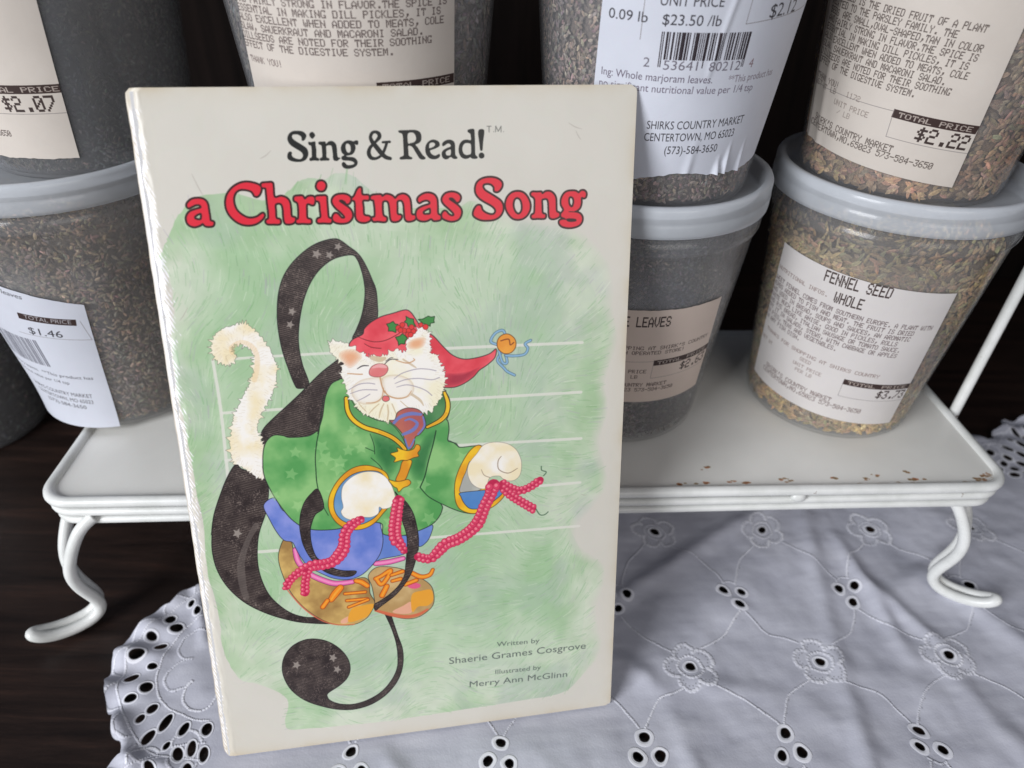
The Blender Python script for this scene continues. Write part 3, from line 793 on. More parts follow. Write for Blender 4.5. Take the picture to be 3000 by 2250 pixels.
# --- standing on the table at the far left
make_tub((-.3945, .3885, -.0022), 'grey tub standing on the dark table, left of the wire shelf, half out of frame',
    (.112, 3000, .0034, .0016, (.08, .075, .07), .35, False, 'herb_leaves'), None, None, None)

# ================================================================== the picture book
ART = json.loads('''{"S":[[[607,189],[616,187],[624,173],[620,163],[610,156],[594,154],[576,155],[562,164],[555,178],[556,191],[563,203],[576,213],[590,222],[601,230],[606,240],[603,250],[595,255],[583,254],[571,249],[565,241],[566,231],[561,227],[553,231],[549,241],[549,251],[555,258],[568,263],[584,265],[600,264],[614,258],[623,246],[626,232],[622,218],[611,208],[596,198],[581,188],[573,180],[572,172],[576,167],[587,166],[596,168],[605,175],[606,182]]],"i":[[[641,160],[650,160],[656,171],[650,179],[645,183],[638,177],[635,168]],[[630,194],[639,195],[654,193],[655,207],[656,225],[655,249],[663,254],[662,262],[645,261],[630,262],[629,253],[637,249],[639,231],[639,213],[637,207],[630,203]]],"n":[[[667,195],[679,194],[691,194],[694,202],[702,195],[712,192],[722,195],[730,204],[732,218],[732,238],[734,251],[743,254],[738,259],[730,264],[720,263],[716,256],[716,238],[715,220],[713,210],[707,207],[699,208],[693,212],[693,230],[692,250],[701,255],[700,262],[684,262],[668,262],[667,254],[676,249],[677,231],[677,211],[673,205],[667,203]]],"g":[[[796,195],[803,192],[812,193],[813,202],[809,208],[802,206],[799,204],[802,216],[798,230],[789,241],[776,245],[764,247],[772,251],[788,252],[800,258],[806,270],[802,282],[790,290],[773,294],[756,292],[748,284],[747,274],[754,269],[760,273],[766,280],[778,281],[791,278],[793,272],[785,267],[771,264],[754,263],[747,257],[749,249],[758,244],[750,235],[747,221],[751,207],[761,196],[774,191],[786,192]],[[772,202],[781,207],[784,219],[782,231],[775,236],[768,231],[765,219],[766,207]]],"amp":[[[930,260,12],[912,254,15],[896,238,17],[880,217,17],[865,197,15],[860,181,12],[866,167,11],[878,162,10],[891,168,14],[893,181,14],[881,195,10],[868,207,10],[855,221,12],[850,239,15],[857,255,14],[873,259,10],[891,252,9],[904,238,10],[914,218,10],[919,204,10]],[[905,200,8],[931,199,9]]],"R":[[[966,159],[979,158],[998,158],[1021,157],[1038,160],[1049,169],[1052,184],[1049,198],[1040,206],[1028,211],[1035,220],[1045,236],[1055,251],[1064,259],[1062,265],[1050,266],[1042,262],[1036,253],[1026,236],[1018,222],[1009,215],[1000,216],[1000,233],[1001,251],[1013,258],[1011,264],[991,264],[968,264],[968,256],[981,250],[982,231],[982,205],[982,185],[980,172],[975,168],[968,166]],[[1000,173],[1012,166],[1024,169],[1031,181],[1031,193],[1023,202],[1010,205],[1000,205]]],"e":[[[1120,217],[1105,226],[1086,232],[1083,237],[1089,247],[1102,253],[1115,248],[1120,248],[1120,256],[1110,264],[1095,266],[1080,262],[1069,249],[1065,233],[1068,214],[1078,201],[1093,194],[1108,196],[1119,204]],[[1080,219],[1082,208],[1091,204],[1101,206],[1103,214],[1095,221],[1081,225]]],"a":[[[1132,218],[1131,209],[1140,200],[1155,195],[1168,197],[1177,204],[1180,216],[1180,237],[1181,253],[1188,261],[1185,266],[1173,266],[1162,259],[1151,266],[1140,267],[1130,259],[1128,244],[1134,234],[1148,226],[1162,221],[1163,214],[1157,209],[1149,210],[1140,216]],[[1163,232],[1152,234],[1144,240],[1144,250],[1153,254],[1162,251]]],"d":[[[1230,162],[1238,158],[1255,158],[1257,173],[1258,203],[1258,234],[1259,253],[1267,261],[1264,267],[1247,267],[1239,262],[1229,266],[1216,267],[1203,260],[1195,245],[1194,229],[1199,211],[1211,199],[1226,196],[1242,198],[1242,183],[1240,174],[1232,169]],[[1242,215],[1233,209],[1220,209],[1211,218],[1208,232],[1212,246],[1222,253],[1234,252],[1242,246]]],"excl":[[[1283,158],[1293,161],[1295,171],[1290,204],[1287,235],[1282,238],[1278,235],[1275,208],[1271,175],[1274,162]],[[1294,257],[1293,262],[1290,265],[1285,267],[1280,267],[1276,265],[1273,261],[1272,256],[1273,251],[1276,248],[1281,245],[1286,246],[1290,248],[1293,252]]],"tm":[[[1306,148,3],[1322,148,3]],[[1314,148,3],[1314,169,3]],[[1332,168,3],[1332,169,3]],[[1339,169,3],[1340,148,3]],[[1340,148,3],[1350,167,3]],[[1350,167,3],[1361,149,3]],[[1361,149,3],[1361,170,3]],[[1371,169,3],[1371,169,3]]],"ra":[[[167,413],[172,402],[188,390],[208,387],[225,389],[237,397],[243,411],[244,432],[245,454],[246,470],[257,476],[255,487],[248,492],[230,492],[222,488],[216,481],[206,487],[188,492],[173,489],[162,479],[159,463],[164,447],[177,434],[198,427],[216,422],[216,415],[210,411],[198,412],[182,419],[172,422]],[[215,445],[205,445],[192,453],[191,461],[200,465],[212,464]]],"rC":[[[415,385],[426,387],[437,376],[443,358],[437,346],[416,337],[391,333],[366,337],[340,351],[319,373],[309,397],[307,424],[315,450],[333,473],[356,488],[383,493],[409,489],[430,477],[444,461],[442,450],[433,451],[416,462],[391,466],[369,458],[348,439],[339,416],[339,391],[348,371],[364,361],[384,361],[403,367],[411,376]]],"rh":[[[443,344],[449,338],[467,337],[485,338],[487,355],[488,391],[512,388],[532,396],[542,411],[544,436],[544,464],[557,470],[557,481],[548,491],[529,494],[517,489],[514,470],[515,442],[513,424],[507,416],[496,415],[488,421],[487,444],[487,469],[500,475],[501,488],[493,493],[472,492],[454,491],[447,484],[449,475],[458,469],[460,443],[459,406],[459,370],[458,358],[445,355]]],"rr":[[[558,400],[562,391],[578,389],[592,390],[599,401],[610,393],[624,391],[634,395],[637,407],[632,423],[623,425],[612,420],[604,424],[602,447],[602,473],[615,479],[616,491],[608,495],[583,493],[564,493],[558,485],[562,477],[569,473],[572,446],[572,423],[569,414],[559,407]]],"ri":[[[682,356],[679,364],[674,371],[666,374],[658,374],[651,370],[646,363],[645,355],[648,346],[653,339],[661,336],[669,336],[676,340],[681,347]],[[638,398],[644,392],[663,391],[680,393],[681,414],[681,444],[682,472],[694,480],[693,491],[686,496],[661,494],[644,494],[637,488],[641,477],[653,471],[653,446],[653,424],[650,413],[638,408]]],"rs":[[[753,425],[763,424],[771,413],[770,399],[755,389],[733,387],[713,392],[701,406],[701,422],[713,440],[728,454],[741,469],[742,477],[732,477],[722,465],[715,459],[705,460],[697,473],[699,487],[714,496],[739,498],[759,493],[772,478],[774,461],[766,444],[747,428],[731,416],[729,411],[737,410],[748,417]]],"rt":[[[776,404],[786,394],[796,375],[805,365],[814,367],[816,391],[837,394],[842,401],[838,413],[817,414],[817,440],[818,468],[837,474],[843,483],[836,493],[816,498],[796,493],[786,478],[786,450],[786,417],[775,411]]],"rm":[[[846,402],[854,395],[874,393],[888,394],[892,400],[905,393],[919,394],[933,401],[941,409],[953,398],[971,393],[988,399],[998,414],[1001,440],[1002,471],[1016,476],[1017,489],[1006,497],[986,499],[976,490],[974,465],[973,436],[968,421],[958,417],[948,423],[947,444],[947,469],[961,474],[961,486],[948,497],[928,498],[920,489],[918,463],[916,432],[911,420],[901,417],[892,423],[890,448],[892,473],[904,481],[903,494],[893,498],[871,495],[853,495],[847,486],[849,479],[859,475],[861,447],[859,422],[857,414],[848,411]]],"rA":[[[1027,418],[1033,406],[1051,395],[1071,392],[1092,399],[1103,415],[1105,440],[1105,472],[1116,481],[1116,494],[1108,499],[1088,500],[1078,492],[1062,499],[1041,500],[1024,492],[1019,475],[1025,455],[1046,443],[1073,435],[1073,425],[1062,420],[1047,423],[1034,429]],[[1075,452],[1060,456],[1048,464],[1051,473],[1065,474],[1075,471]]],"rz":[[[1180,432],[1190,430],[1197,417],[1194,404],[1179,394],[1159,391],[1138,396],[1125,410],[1123,424],[1131,438],[1148,454],[1165,471],[1168,481],[1159,483],[1147,476],[1139,466],[1130,464],[1121,475],[1122,490],[1138,500],[1161,505],[1185,499],[1197,483],[1199,463],[1188,446],[1169,431],[1154,420],[1154,415],[1164,415],[1174,424]]],"rS":[[[1332,393],[1344,396],[1354,390],[1363,376],[1363,361],[1352,349],[1333,341],[1308,339],[1283,344],[1264,357],[1256,378],[1258,400],[1272,419],[1294,434],[1317,447],[1331,459],[1336,471],[1329,482],[1314,483],[1296,476],[1283,465],[1278,450],[1269,445],[1258,450],[1248,466],[1246,483],[1256,494],[1278,504],[1308,506],[1333,503],[1354,491],[1366,470],[1366,448],[1357,431],[1337,416],[1315,402],[1295,389],[1287,376],[1290,366],[1305,363],[1320,367],[1330,378]]],"ro":[[[1424,396],[1447,401],[1464,417],[1476,442],[1477,466],[1467,488],[1449,503],[1427,507],[1406,502],[1389,485],[1378,463],[1376,441],[1384,418],[1402,401]],[[1424,421],[1437,429],[1443,446],[1444,465],[1438,480],[1427,485],[1416,476],[1409,459],[1408,442],[1413,427]]],"rn":[[[1479,406],[1487,400],[1505,401],[1522,401],[1527,408],[1540,400],[1558,400],[1573,410],[1582,426],[1584,450],[1586,479],[1597,486],[1600,497],[1592,505],[1572,510],[1558,504],[1554,486],[1553,459],[1551,439],[1544,429],[1533,429],[1525,434],[1526,458],[1528,484],[1540,490],[1541,502],[1533,507],[1508,506],[1487,506],[1481,498],[1484,490],[1494,484],[1496,459],[1496,433],[1491,422],[1481,415]]],"rg":[[[1677,409],[1686,401],[1700,401],[1709,412],[1707,427],[1698,431],[1689,429],[1689,451],[1683,470],[1669,481],[1662,484],[1680,489],[1693,502],[1695,520],[1685,537],[1663,546],[1637,548],[1611,542],[1598,529],[1599,517],[1611,512],[1624,513],[1613,507],[1605,502],[1604,490],[1615,475],[1605,455],[1604,434],[1613,414],[1627,403],[1647,400],[1665,402]],[[1645,424],[1654,430],[1657,445],[1653,461],[1646,463],[1638,452],[1636,434],[1640,425]],[[1629,513],[1647,512],[1665,515],[1668,520],[1657,522],[1637,521]]],"rslit":[[[1638,483,3],[1670,485,3]]],"wash":[[[75,537],[122,470],[172,404],[216,380],[334,366],[440,395],[509,388],[563,355],[600,324],[643,319],[685,333],[721,315],[781,328],[830,371],[942,444],[1050,456],[1178,456],[1234,433],[1326,465],[1468,515],[1612,548],[1711,599],[1804,698],[1839,827],[1822,917],[1856,990],[1840,1124],[1791,1227],[1827,1338],[1790,1502],[1827,1654],[1809,1757],[1745,1846],[1680,1911],[1694,2033],[1833,2166],[1794,2394],[1836,2614],[1733,2793],[1639,2863],[1449,2875],[1146,2882],[827,2886],[562,2872],[346,2860],[297,2811],[315,2681],[204,2585],[125,2547],[78,2425],[66,2190],[52,1977],[57,1663],[46,1366],[42,1106],[45,934],[75,788],[76,680],[35,634],[57,573]]],"staff":[[[188,1017,12],[194,1234,13],[187,1534,13]],[[215,1019,12],[340,1015,11],[650,1016,11]],[[1104,1026,13],[1708,1038,13]],[[197,1242,12],[436,1243,12]],[[1087,1253,13],[1708,1264,13]],[[1151,1467,13],[1714,1484,13]],[[1417,1698,13],[1714,1701,13]],[[1013,1905,13],[1714,1924,13]],[[272,1893,15],[354,1895,15]],[[187,1451,12],[257,1451,12]]],"clef1":[[[701,556],[658,562],[611,580],[562,614],[520,655],[487,705],[465,770],[454,848],[453,916],[460,993],[475,1064],[494,1137],[510,1158],[552,1145],[534,1060],[526,985],[530,920],[545,845],[566,779],[595,721],[631,675],[677,640],[721,625],[764,622],[781,641],[793,678],[801,723],[803,772],[795,824],[780,877],[758,926],[741,964],[777,981],[819,906],[845,880],[849,815],[846,762],[834,724],[818,679],[799,638],[779,611],[752,589],[725,566]]],"clef2":[[[691,1042],[640,1071],[601,1100],[548,1148],[512,1182],[460,1227],[403,1275],[358,1317],[340,1352],[348,1395],[365,1396],[481,1406],[599,1357],[687,1199],[718,1080]]],"clef3":[[[226,1472],[187,1524],[147,1606],[110,1698],[90,1784],[91,1789],[83,1860],[88,1942],[110,2019],[149,2090],[205,2154],[287,2213],[384,2260],[464,2283],[558,2296],[528,2262],[447,2249],[388,2222],[339,2176],[297,2113],[273,2034],[265,1959],[270,1881],[286,1801],[317,1724],[327,1694],[346,1590],[317,1532],[246,1495]]],"clef4":[[[551,1619],[518,1638],[488,1675],[468,1726],[459,1779],[459,1824],[466,1880],[489,1943],[532,2009],[578,2043],[625,2059],[667,2059],[684,2037],[628,2028],[588,2011],[550,1978],[517,1946],[502,1884],[501,1820],[510,1780],[530,1737],[568,1705]]],"clef5":[[[877,1663],[892,1683],[927,1722],[953,1780],[966,1851],[970,1908],[966,1964],[967,1948],[952,2013],[932,2073],[900,2128],[855,2181],[811,2215],[781,2236],[758,2253],[754,2222],[787,2202],[830,2173],[870,2134],[898,2084],[907,2027],[914,1970],[919,1902],[913,1854],[902,1807],[901,1761],[897,1715]]],"clef6":[[[800,2273],[803,2288],[825,2357],[842,2436],[848,2504],[847,2495],[843,2572],[817,2638],[766,2702],[700,2742],[629,2759],[565,2749],[521,2724],[506,2697],[513,2676],[567,2642],[604,2606],[622,2560],[617,2503],[587,2444],[540,2397],[487,2372],[432,2368],[374,2393],[334,2442],[317,2500],[320,2563],[347,2636],[403,2702],[479,2749],[557,2780],[632,2789],[710,2772],[783,2726],[839,2656],[867,2575],[871,2485],[852,2400],[829,2295],[829,2277]]],"stars":[[[636,593],[634,608],[647,615],[632,619],[629,634],[621,621],[607,623],[616,611],[611,598],[624,603]],[[683,602],[682,614],[693,620],[681,624],[678,636],[671,626],[659,627],[667,617],[663,606],[674,610]],[[718,571],[717,583],[727,589],[715,593],[712,605],[706,594],[694,596],[702,586],[697,575],[708,579]],[[521,819],[519,832],[530,838],[518,842],[514,854],[508,843],[496,845],[504,835],[500,823],[511,827]],[[509,871],[507,884],[518,891],[506,894],[502,907],[496,896],[484,897],[492,887],[488,875],[499,880]],[[391,2477],[390,2495],[402,2505],[388,2508],[384,2525],[377,2510],[362,2510],[372,2497],[367,2480],[380,2488]],[[558,2460],[557,2478],[569,2488],[555,2492],[551,2509],[543,2493],[529,2494],[539,2481],[533,2464],[547,2471]],[[572,2529],[571,2546],[583,2556],[569,2559],[565,2576],[558,2560],[544,2561],[554,2548],[549,2532],[561,2540]],[[207,1770],[205,1788],[218,1798],[203,1802],[198,1820],[191,1804],[175,1805],[186,1791],[181,1774],[195,1782]]],"glint":[[[278,1764,27],[236,1832,23],[198,1928,30],[190,2001,34],[191,2067,30],[198,2115,27]]],"tail":[[[315,1132],[330,1098],[347,1032],[344,997],[328,973],[302,956],[273,958],[260,977],[264,992],[283,1001],[262,1027],[236,1037],[203,1015],[189,980],[194,942],[216,906],[257,885],[296,880],[328,878],[361,903],[386,938],[410,982],[427,1030],[432,1069],[422,1116],[407,1162],[384,1205],[354,1251],[334,1294],[328,1335],[337,1377],[346,1403],[335,1469],[331,1546],[302,1534],[261,1496],[223,1468],[213,1425],[214,1367],[226,1306],[243,1259],[266,1216],[294,1162]]],"tailshade":[[[266,989,21],[269,966,21],[306,949,17],[340,966,21],[358,1002,21],[356,1052,21],[339,1110,21]]],"coat":[[[694,1130],[675,1132],[640,1150],[613,1205],[596,1286],[576,1342],[570,1363],[569,1351],[530,1370],[454,1370],[429,1360],[392,1355],[363,1375],[345,1411],[336,1461],[333,1524],[346,1582],[374,1654],[413,1729],[448,1773],[485,1800],[543,1815],[623,1817],[684,1803],[805,1807],[814,1863],[866,1878],[837,1876],[899,1881],[970,1865],[1033,1839],[1068,1801],[1083,1761],[1078,1742],[1119,1767],[1173,1794],[1227,1806],[1240,1787],[1182,1744],[1163,1696],[1168,1642],[1190,1581],[1224,1522],[1262,1481],[1225,1476],[1168,1477],[1152,1458],[1128,1448],[1116,1438],[1122,1395],[1121,1361],[1115,1343],[1114,1343],[1127,1306],[1129,1256],[1114,1221],[1091,1203],[882,1163]]],"coatline":[[[608,1193,3],[593,1265,3],[577,1347,4],[564,1396,4],[552,1463,4],[549,1523,4],[549,1601,4],[565,1696,3],[584,1747,3]],[[786,1381,2],[799,1433,3],[800,1476,3]],[[763,1443,3],[797,1463,3]],[[783,1492,3],[813,1525,3],[828,1549,3]],[[1066,1391,5],[1051,1454,5],[1028,1531,5],[1010,1600,5],[987,1652,5]],[[987,1652,4],[1022,1700,4],[1078,1742,4]],[[1116,1438,2],[1140,1453,3],[1164,1477,3]]],"coatdark":[[[786,1381],[799,1433],[803,1494],[828,1549],[857,1595],[905,1512],[927,1470],[887,1407],[830,1376]],[[1066,1391],[1051,1454],[1028,1531],[1001,1608],[960,1613],[947,1541],[987,1457],[1025,1409]]],"cuffL":[[[850,1581],[820,1548],[762,1525],[702,1533],[649,1571],[609,1625],[589,1680],[593,1739],[621,1792],[666,1824],[722,1830],[776,1808],[820,1762],[850,1720],[855,1640]]],"cuffLin":[[[819,1565],[760,1551],[700,1563],[650,1602],[619,1657],[611,1714],[627,1761],[661,1791],[716,1806],[765,1789],[799,1760],[831,1705],[840,1616]]],"pawL":[[[700,1572],[756,1555],[811,1565],[849,1599],[870,1650],[876,1700],[854,1734],[821,1740],[805,1729],[799,1760],[766,1775],[726,1771],[685,1780],[651,1763],[639,1735],[650,1713],[646,1664],[657,1612]]],"cuffR":[[[1262,1479],[1233,1479],[1200,1511],[1166,1570],[1144,1631],[1138,1693],[1145,1749],[1169,1784],[1223,1806],[1287,1791],[1329,1768],[1364,1729],[1355,1706],[1247,1658],[1290,1528]]],"cuffRin":[[[1167,1696],[1280,1694],[1343,1691],[1355,1715],[1321,1748],[1266,1780],[1211,1781],[1182,1753],[1166,1715]]],"cuffRfur":[[[1216,1548],[1190,1599],[1172,1642],[1165,1696],[1246,1693],[1263,1660]]],"pawR":[[[1241,1514],[1270,1477],[1316,1466],[1374,1477],[1415,1508],[1436,1550],[1442,1586],[1436,1631],[1415,1656],[1385,1660],[1356,1646],[1339,1631],[1297,1636],[1280,1684],[1246,1681],[1213,1651],[1198,1600],[1207,1556]]],"pawline":[[[1350,1537,3],[1336,1558,4],[1339,1599,4],[1381,1621,4],[1423,1602,3]],[[1260,1592,2],[1272,1620,3],[1297,1634,3]]],"collarL":[[[700,1215],[700,1265],[720,1312],[763,1349],[824,1375],[877,1405],[911,1438],[930,1465],[938,1462],[921,1409],[895,1364],[865,1336],[812,1319],[745,1272],[718,1225]]],"collarR":[[[1098,1220],[1121,1263],[1119,1314],[1086,1350],[1025,1370],[1012,1318],[1065,1276]]],"trim":[[[698,1215,13],[700,1269,15],[720,1312,16],[763,1349,16],[824,1375,16],[877,1405,15],[911,1438,14],[930,1465,13]],[[1108,1221,10],[1121,1268,15],[1114,1313,16],[1086,1345,15],[1029,1371,9]]],"hat":[[[725,985],[743,963],[782,945],[790,923],[818,897],[860,876],[910,864],[959,853],[981,864],[999,892],[1016,920],[1049,953],[1075,975],[1112,1021],[1150,1059],[1197,1078],[1256,1074],[1304,1061],[1332,1042],[1327,1079],[1295,1109],[1259,1132],[1234,1159],[1194,1185],[1154,1199],[1115,1198],[1091,1190],[1077,1136],[1041,1068],[966,1032],[912,1044],[869,1057],[820,1058],[790,1052],[754,1026],[730,997]]],"hatline":[[[766,956,2],[795,970,3],[832,980,3],[877,975,3],[931,950,3]],[[787,985,2],[815,1002,3],[853,1009,3]]],"hatdark":[[[1116,1138],[1164,1138],[1219,1133],[1259,1119],[1234,1159],[1194,1185],[1154,1198],[1115,1197],[1100,1178]]],"head":[[[680,971],[730,993],[776,1026],[798,1043],[821,1040],[870,1039],[913,1018],[950,1031],[958,983],[984,961],[1020,932],[1049,949],[1055,993],[1054,1037],[1080,1055],[1095,1088],[1101,1121],[1112,1151],[1107,1187],[1098,1228],[1077,1264],[1044,1295],[992,1308],[953,1309],[873,1333],[843,1326],[812,1315],[775,1291],[749,1273],[736,1243],[711,1216],[702,1179],[693,1142],[685,1105],[698,1070],[674,1045],[654,1012],[646,972]]],"earin":[[[690,1026],[714,1012],[747,1014],[765,1035],[752,1058],[724,1076],[703,1058]],[[971,992],[999,978],[1029,980],[1024,1007],[997,1018],[970,1012]]],"nose":[[[798,1109],[810,1085],[838,1074],[868,1081],[877,1100],[865,1121],[842,1131],[808,1126]]],"nosehi":[[[810,1091],[838,1075],[866,1082],[871,1095],[840,1091]]],"tongue":[[[853,1216],[872,1220],[875,1235],[859,1242],[846,1232]]],"muzzle":[[[842,1132,5],[847,1169,5],[857,1202,4]],[[858,1194,5],[872,1216,5],[910,1231,5],[949,1226,4],[969,1202,3]],[[853,1181,4],[844,1222,4],[816,1241,4],[778,1242,3]],[[771,1115,5],[748,1113,5],[711,1107,4]],[[911,1064,4],[956,1079,5],[987,1069,5],[983,1061,3]]],"eyes":[[[752,1090,3],[773,1079,5],[798,1080,3]],[[864,1077,3],[888,1059,4],[920,1061,3]],[[869,1065,2],[888,1053,3],[900,1051,2]]],"whisk":[[[899,1144,3],[934,1122,4],[993,1108,4],[1039,1111,4],[1076,1121,4]],[[902,1165,3],[945,1151,4],[999,1149,4],[1057,1159,4],[1089,1151,4]],[[908,1181,3],[951,1174,4],[997,1188,4],[1032,1207,4],[1054,1229,4]],[[710,1179,3],[753,1158,4],[791,1155,4],[819,1161,4]],[[716,1196,3],[766,1183,4],[827,1188,4]],[[740,1231,3],[772,1217,4],[796,1204,4]]],"holly":[[[881,908],[894,905],[908,898],[916,910],[928,912],[919,926],[917,946],[902,939],[887,938],[889,924]],[[961,880],[976,890],[991,893],[992,909],[999,925],[982,920],[967,923],[965,911],[953,903],[962,895]],[[1010,896],[1029,895],[1044,888],[1052,884],[1063,889],[1078,887],[1074,904],[1076,913],[1060,915],[1058,928],[1043,919],[1028,913]],[[914,965],[931,962],[943,952],[954,961],[963,974],[953,983],[950,997],[935,994],[925,1001],[924,985]]],"berries":[[[937,927],[934,934],[928,937],[921,935],[917,930],[918,922],[922,917],[929,916],[935,920]],[[955,916],[952,922],[946,926],[939,924],[935,918],[935,911],[940,906],[947,905],[953,909]],[[961,940],[958,947],[952,950],[945,949],[941,943],[941,936],[946,930],[953,929],[959,933]],[[980,941],[977,948],[971,951],[964,950],[960,944],[960,937],[965,931],[972,930],[978,934]],[[992,927],[989,934],[983,937],[976,935],[972,930],[972,922],[977,917],[984,916],[990,920]],[[999,946],[996,953],[990,956],[983,955],[979,949],[979,942],[984,936],[991,935],[997,939]],[[975,958],[973,964],[967,968],[960,966],[955,960],[956,953],[961,948],[968,947],[973,951]],[[946,937],[943,944],[937,947],[930,946],[926,940],[927,933],[931,927],[938,927],[944,931]],[[987,959],[984,966],[978,969],[971,968],[967,962],[967,955],[972,949],[979,949],[985,952]],[[1029,920],[1027,926],[1021,929],[1015,927],[1011,922],[1012,916],[1016,911],[1022,910],[1027,914]],[[1050,930],[1047,937],[1040,941],[1033,939],[1028,932],[1028,924],[1033,919],[1041,918],[1048,922]]],"bow":[[[870,1328],[893,1326],[907,1293],[947,1277],[993,1287],[1016,1318],[1022,1366],[996,1402],[976,1413],[970,1447],[950,1467],[931,1435],[925,1400],[899,1360]]],"bowblue":[[[889,1340,13],[917,1315,15],[961,1304,17],[1004,1311,13]],[[925,1396,13],[969,1378,17],[987,1350,13],[960,1329,10],[936,1333,7]],[[1013,1323,8],[1017,1365,9],[988,1401,8]],[[932,1418,7],[946,1463,8],[972,1422,7]]],"bell":[[[1418,1026],[1414,1044],[1402,1059],[1386,1066],[1367,1065],[1351,1055],[1340,1040],[1336,1021],[1340,1002],[1351,988],[1368,980],[1386,981],[1402,991],[1414,1006]]],"bellline":[[[1353,1008,5],[1386,1003,5],[1393,1028,5],[1408,1019,5]]],"ribbon":[[[1344,1026,8],[1310,1009,8],[1328,975,8],[1360,963,8],[1371,987,8],[1354,1013,8]],[[1359,1054,8],[1337,1092,8],[1366,1130,8],[1380,1146,8],[1411,1164,8]],[[1344,1051,8],[1359,1103,8],[1379,1105,8],[1369,1058,8]],[[1374,1074,8],[1409,1078,8],[1454,1074,8],[1469,1049,8],[1457,1028,8],[1481,1014,8]]],"frog":[[[867,1481],[887,1475],[899,1471],[896,1455],[917,1465],[943,1473],[967,1466],[978,1448],[993,1453],[995,1471],[984,1487],[987,1503],[965,1508],[936,1518],[913,1515],[880,1521],[887,1502]],[[852,1603],[880,1612],[908,1613],[936,1609],[948,1625],[935,1640],[914,1647],[893,1665],[886,1646],[872,1636]]],"frogband":[[[918,1519],[956,1520],[944,1563],[920,1613],[883,1609],[902,1563]]],"pantsB":[[[793,1870],[916,1884],[917,1940],[899,1976],[794,1990],[752,2011]],[[966,1865],[1033,1842],[1027,1886],[1005,1926],[969,1943]]],"pants":[[[318,1671],[335,1739],[359,1804],[386,1848],[420,1861],[433,1895],[449,1938],[477,1988],[526,2027],[584,2063],[649,2076],[708,2059],[760,2012],[796,1960],[812,1896],[807,1835],[789,1801],[645,1785],[508,1757],[452,1729],[396,1705],[367,1641]]],"pink":[[[429,1899,19],[436,1955,23],[460,2000,23],[485,2032,23],[535,2066,24],[590,2090,24],[664,2090,21]],[[773,2009,21],[835,2007,24],[896,1997,20]]],"shoeL":[[[391,1840],[368,1878],[354,1937],[363,2012],[387,2101],[425,2173],[473,2233],[526,2279],[587,2308],[658,2315],[714,2290],[746,2244],[757,2206],[739,2159],[738,2096],[707,2073],[623,2087],[544,2058],[467,2006],[432,1955],[421,1898],[417,1861]]],"shoeR":[[[736,2069],[772,2030],[830,2032],[895,2054],[936,2088],[985,2119],[1018,2157],[1029,2208],[1023,2257],[991,2293],[943,2317],[883,2314],[816,2285],[758,2253],[757,2203],[749,2124]]],"capO":[[[651,2232],[697,2220],[752,2218],[737,2258],[710,2284],[633,2299]],[[931,2186],[970,2176],[1017,2177],[1024,2232],[997,2259],[954,2258],[927,2285],[921,2234]]],"capP":[[[601,2285],[635,2269],[627,2302],[600,2302]],[[886,2244],[921,2229],[923,2284],[880,2289],[834,2270]]],"sole":[[[379,2100,5],[424,2178,6],[472,2238,6],[526,2283,6],[587,2308,6],[658,2315,5]],[[758,2253,12],[825,2284,18],[892,2305,18],[952,2301,16],[996,2279,10]]],"lace":[[[681,2087,18],[705,2097,21],[729,2119,19]],[[609,2114,27],[582,2145,30],[564,2171,23]],[[547,2174,17],[524,2205,18]],[[627,2148,11],[718,2150,11]],[[633,2185,11],[725,2187,11]],[[639,2220,11],[728,2192,11]],[[772,2088,16],[791,2119,17],[818,2093,17],[837,2052,17],[794,2076,15],[768,2087,15]],[[816,2132,20],[792,2178,21]],[[840,2077,12],[891,2063,15]],[[842,2108,12],[880,2101,15]],[[934,2078,18],[973,2102,19],[1012,2097,16],[1028,2071,12]],[[900,2133,16],[951,2117,16]]],"heart":[[[969,2148],[966,2155],[958,2159],[946,2161],[932,2159],[921,2155],[913,2148],[910,2141],[913,2135],[922,2130],[934,2129],[947,2130],[959,2135],[967,2141]]],"beadA":[[[722,1780,30],[676,1807,38],[648,1850,38],[641,1900,42],[626,1935,46],[591,1974,42],[545,1987,42],[501,1987,42],[464,2001,38],[422,2024,30],[387,2058,30],[376,2083,27]],[[471,2016,30],[457,2076,30],[453,2123,32]],[[891,1701,39],[881,1750,41],[872,1804,43],[866,1849,43],[869,1896,43],[887,1922,35],[905,1962,24]],[[964,1997,35],[1019,2013,35],[1058,1979,43],[1093,1945,45],[1148,1927,45],[1200,1895,45],[1235,1861,47],[1257,1816,43],[1274,1771,43],[1300,1719,43],[1313,1674,55]],[[1356,1669,31],[1389,1695,33],[1432,1713,31],[1479,1701,31],[1526,1671,33]],[[1355,1692,31],[1393,1732,33],[1440,1770,33],[1492,1808,35]]],"wire":[[[1543,1650,5],[1555,1633,5],[1534,1622,5],[1532,1603,5]],[[1509,1814,5],[1527,1844,5],[1549,1847,5],[1566,1834,5]]],"chin":[[[851,1251,5],[837,1279,7],[828,1312,4]],[[866,1257,5],[868,1290,7],[862,1327,4]],[[885,1254,5],[895,1284,5],[902,1305,3]],[[831,1250,4],[803,1273,5],[786,1292,3]],[[921,1244,4],[947,1271,4],[962,1281,3]],[[747,1239,3],[761,1261,4],[776,1279,3]],[[965,1214,11],[1003,1246,11],[1017,1272,4]],[[813,1046,18],[843,1056,22],[865,1053,15]],[[941,1062,7],[975,1088,9],[993,1102,4]]],"puff":[[[845,1144],[853,1202],[824,1237],[770,1241],[737,1218],[729,1177],[761,1147],[807,1138]],[[857,1141],[907,1132],[956,1152],[974,1186],[961,1218],[918,1231],[876,1216],[856,1186]]]}''')
BW, BH = 190.5, 297.0
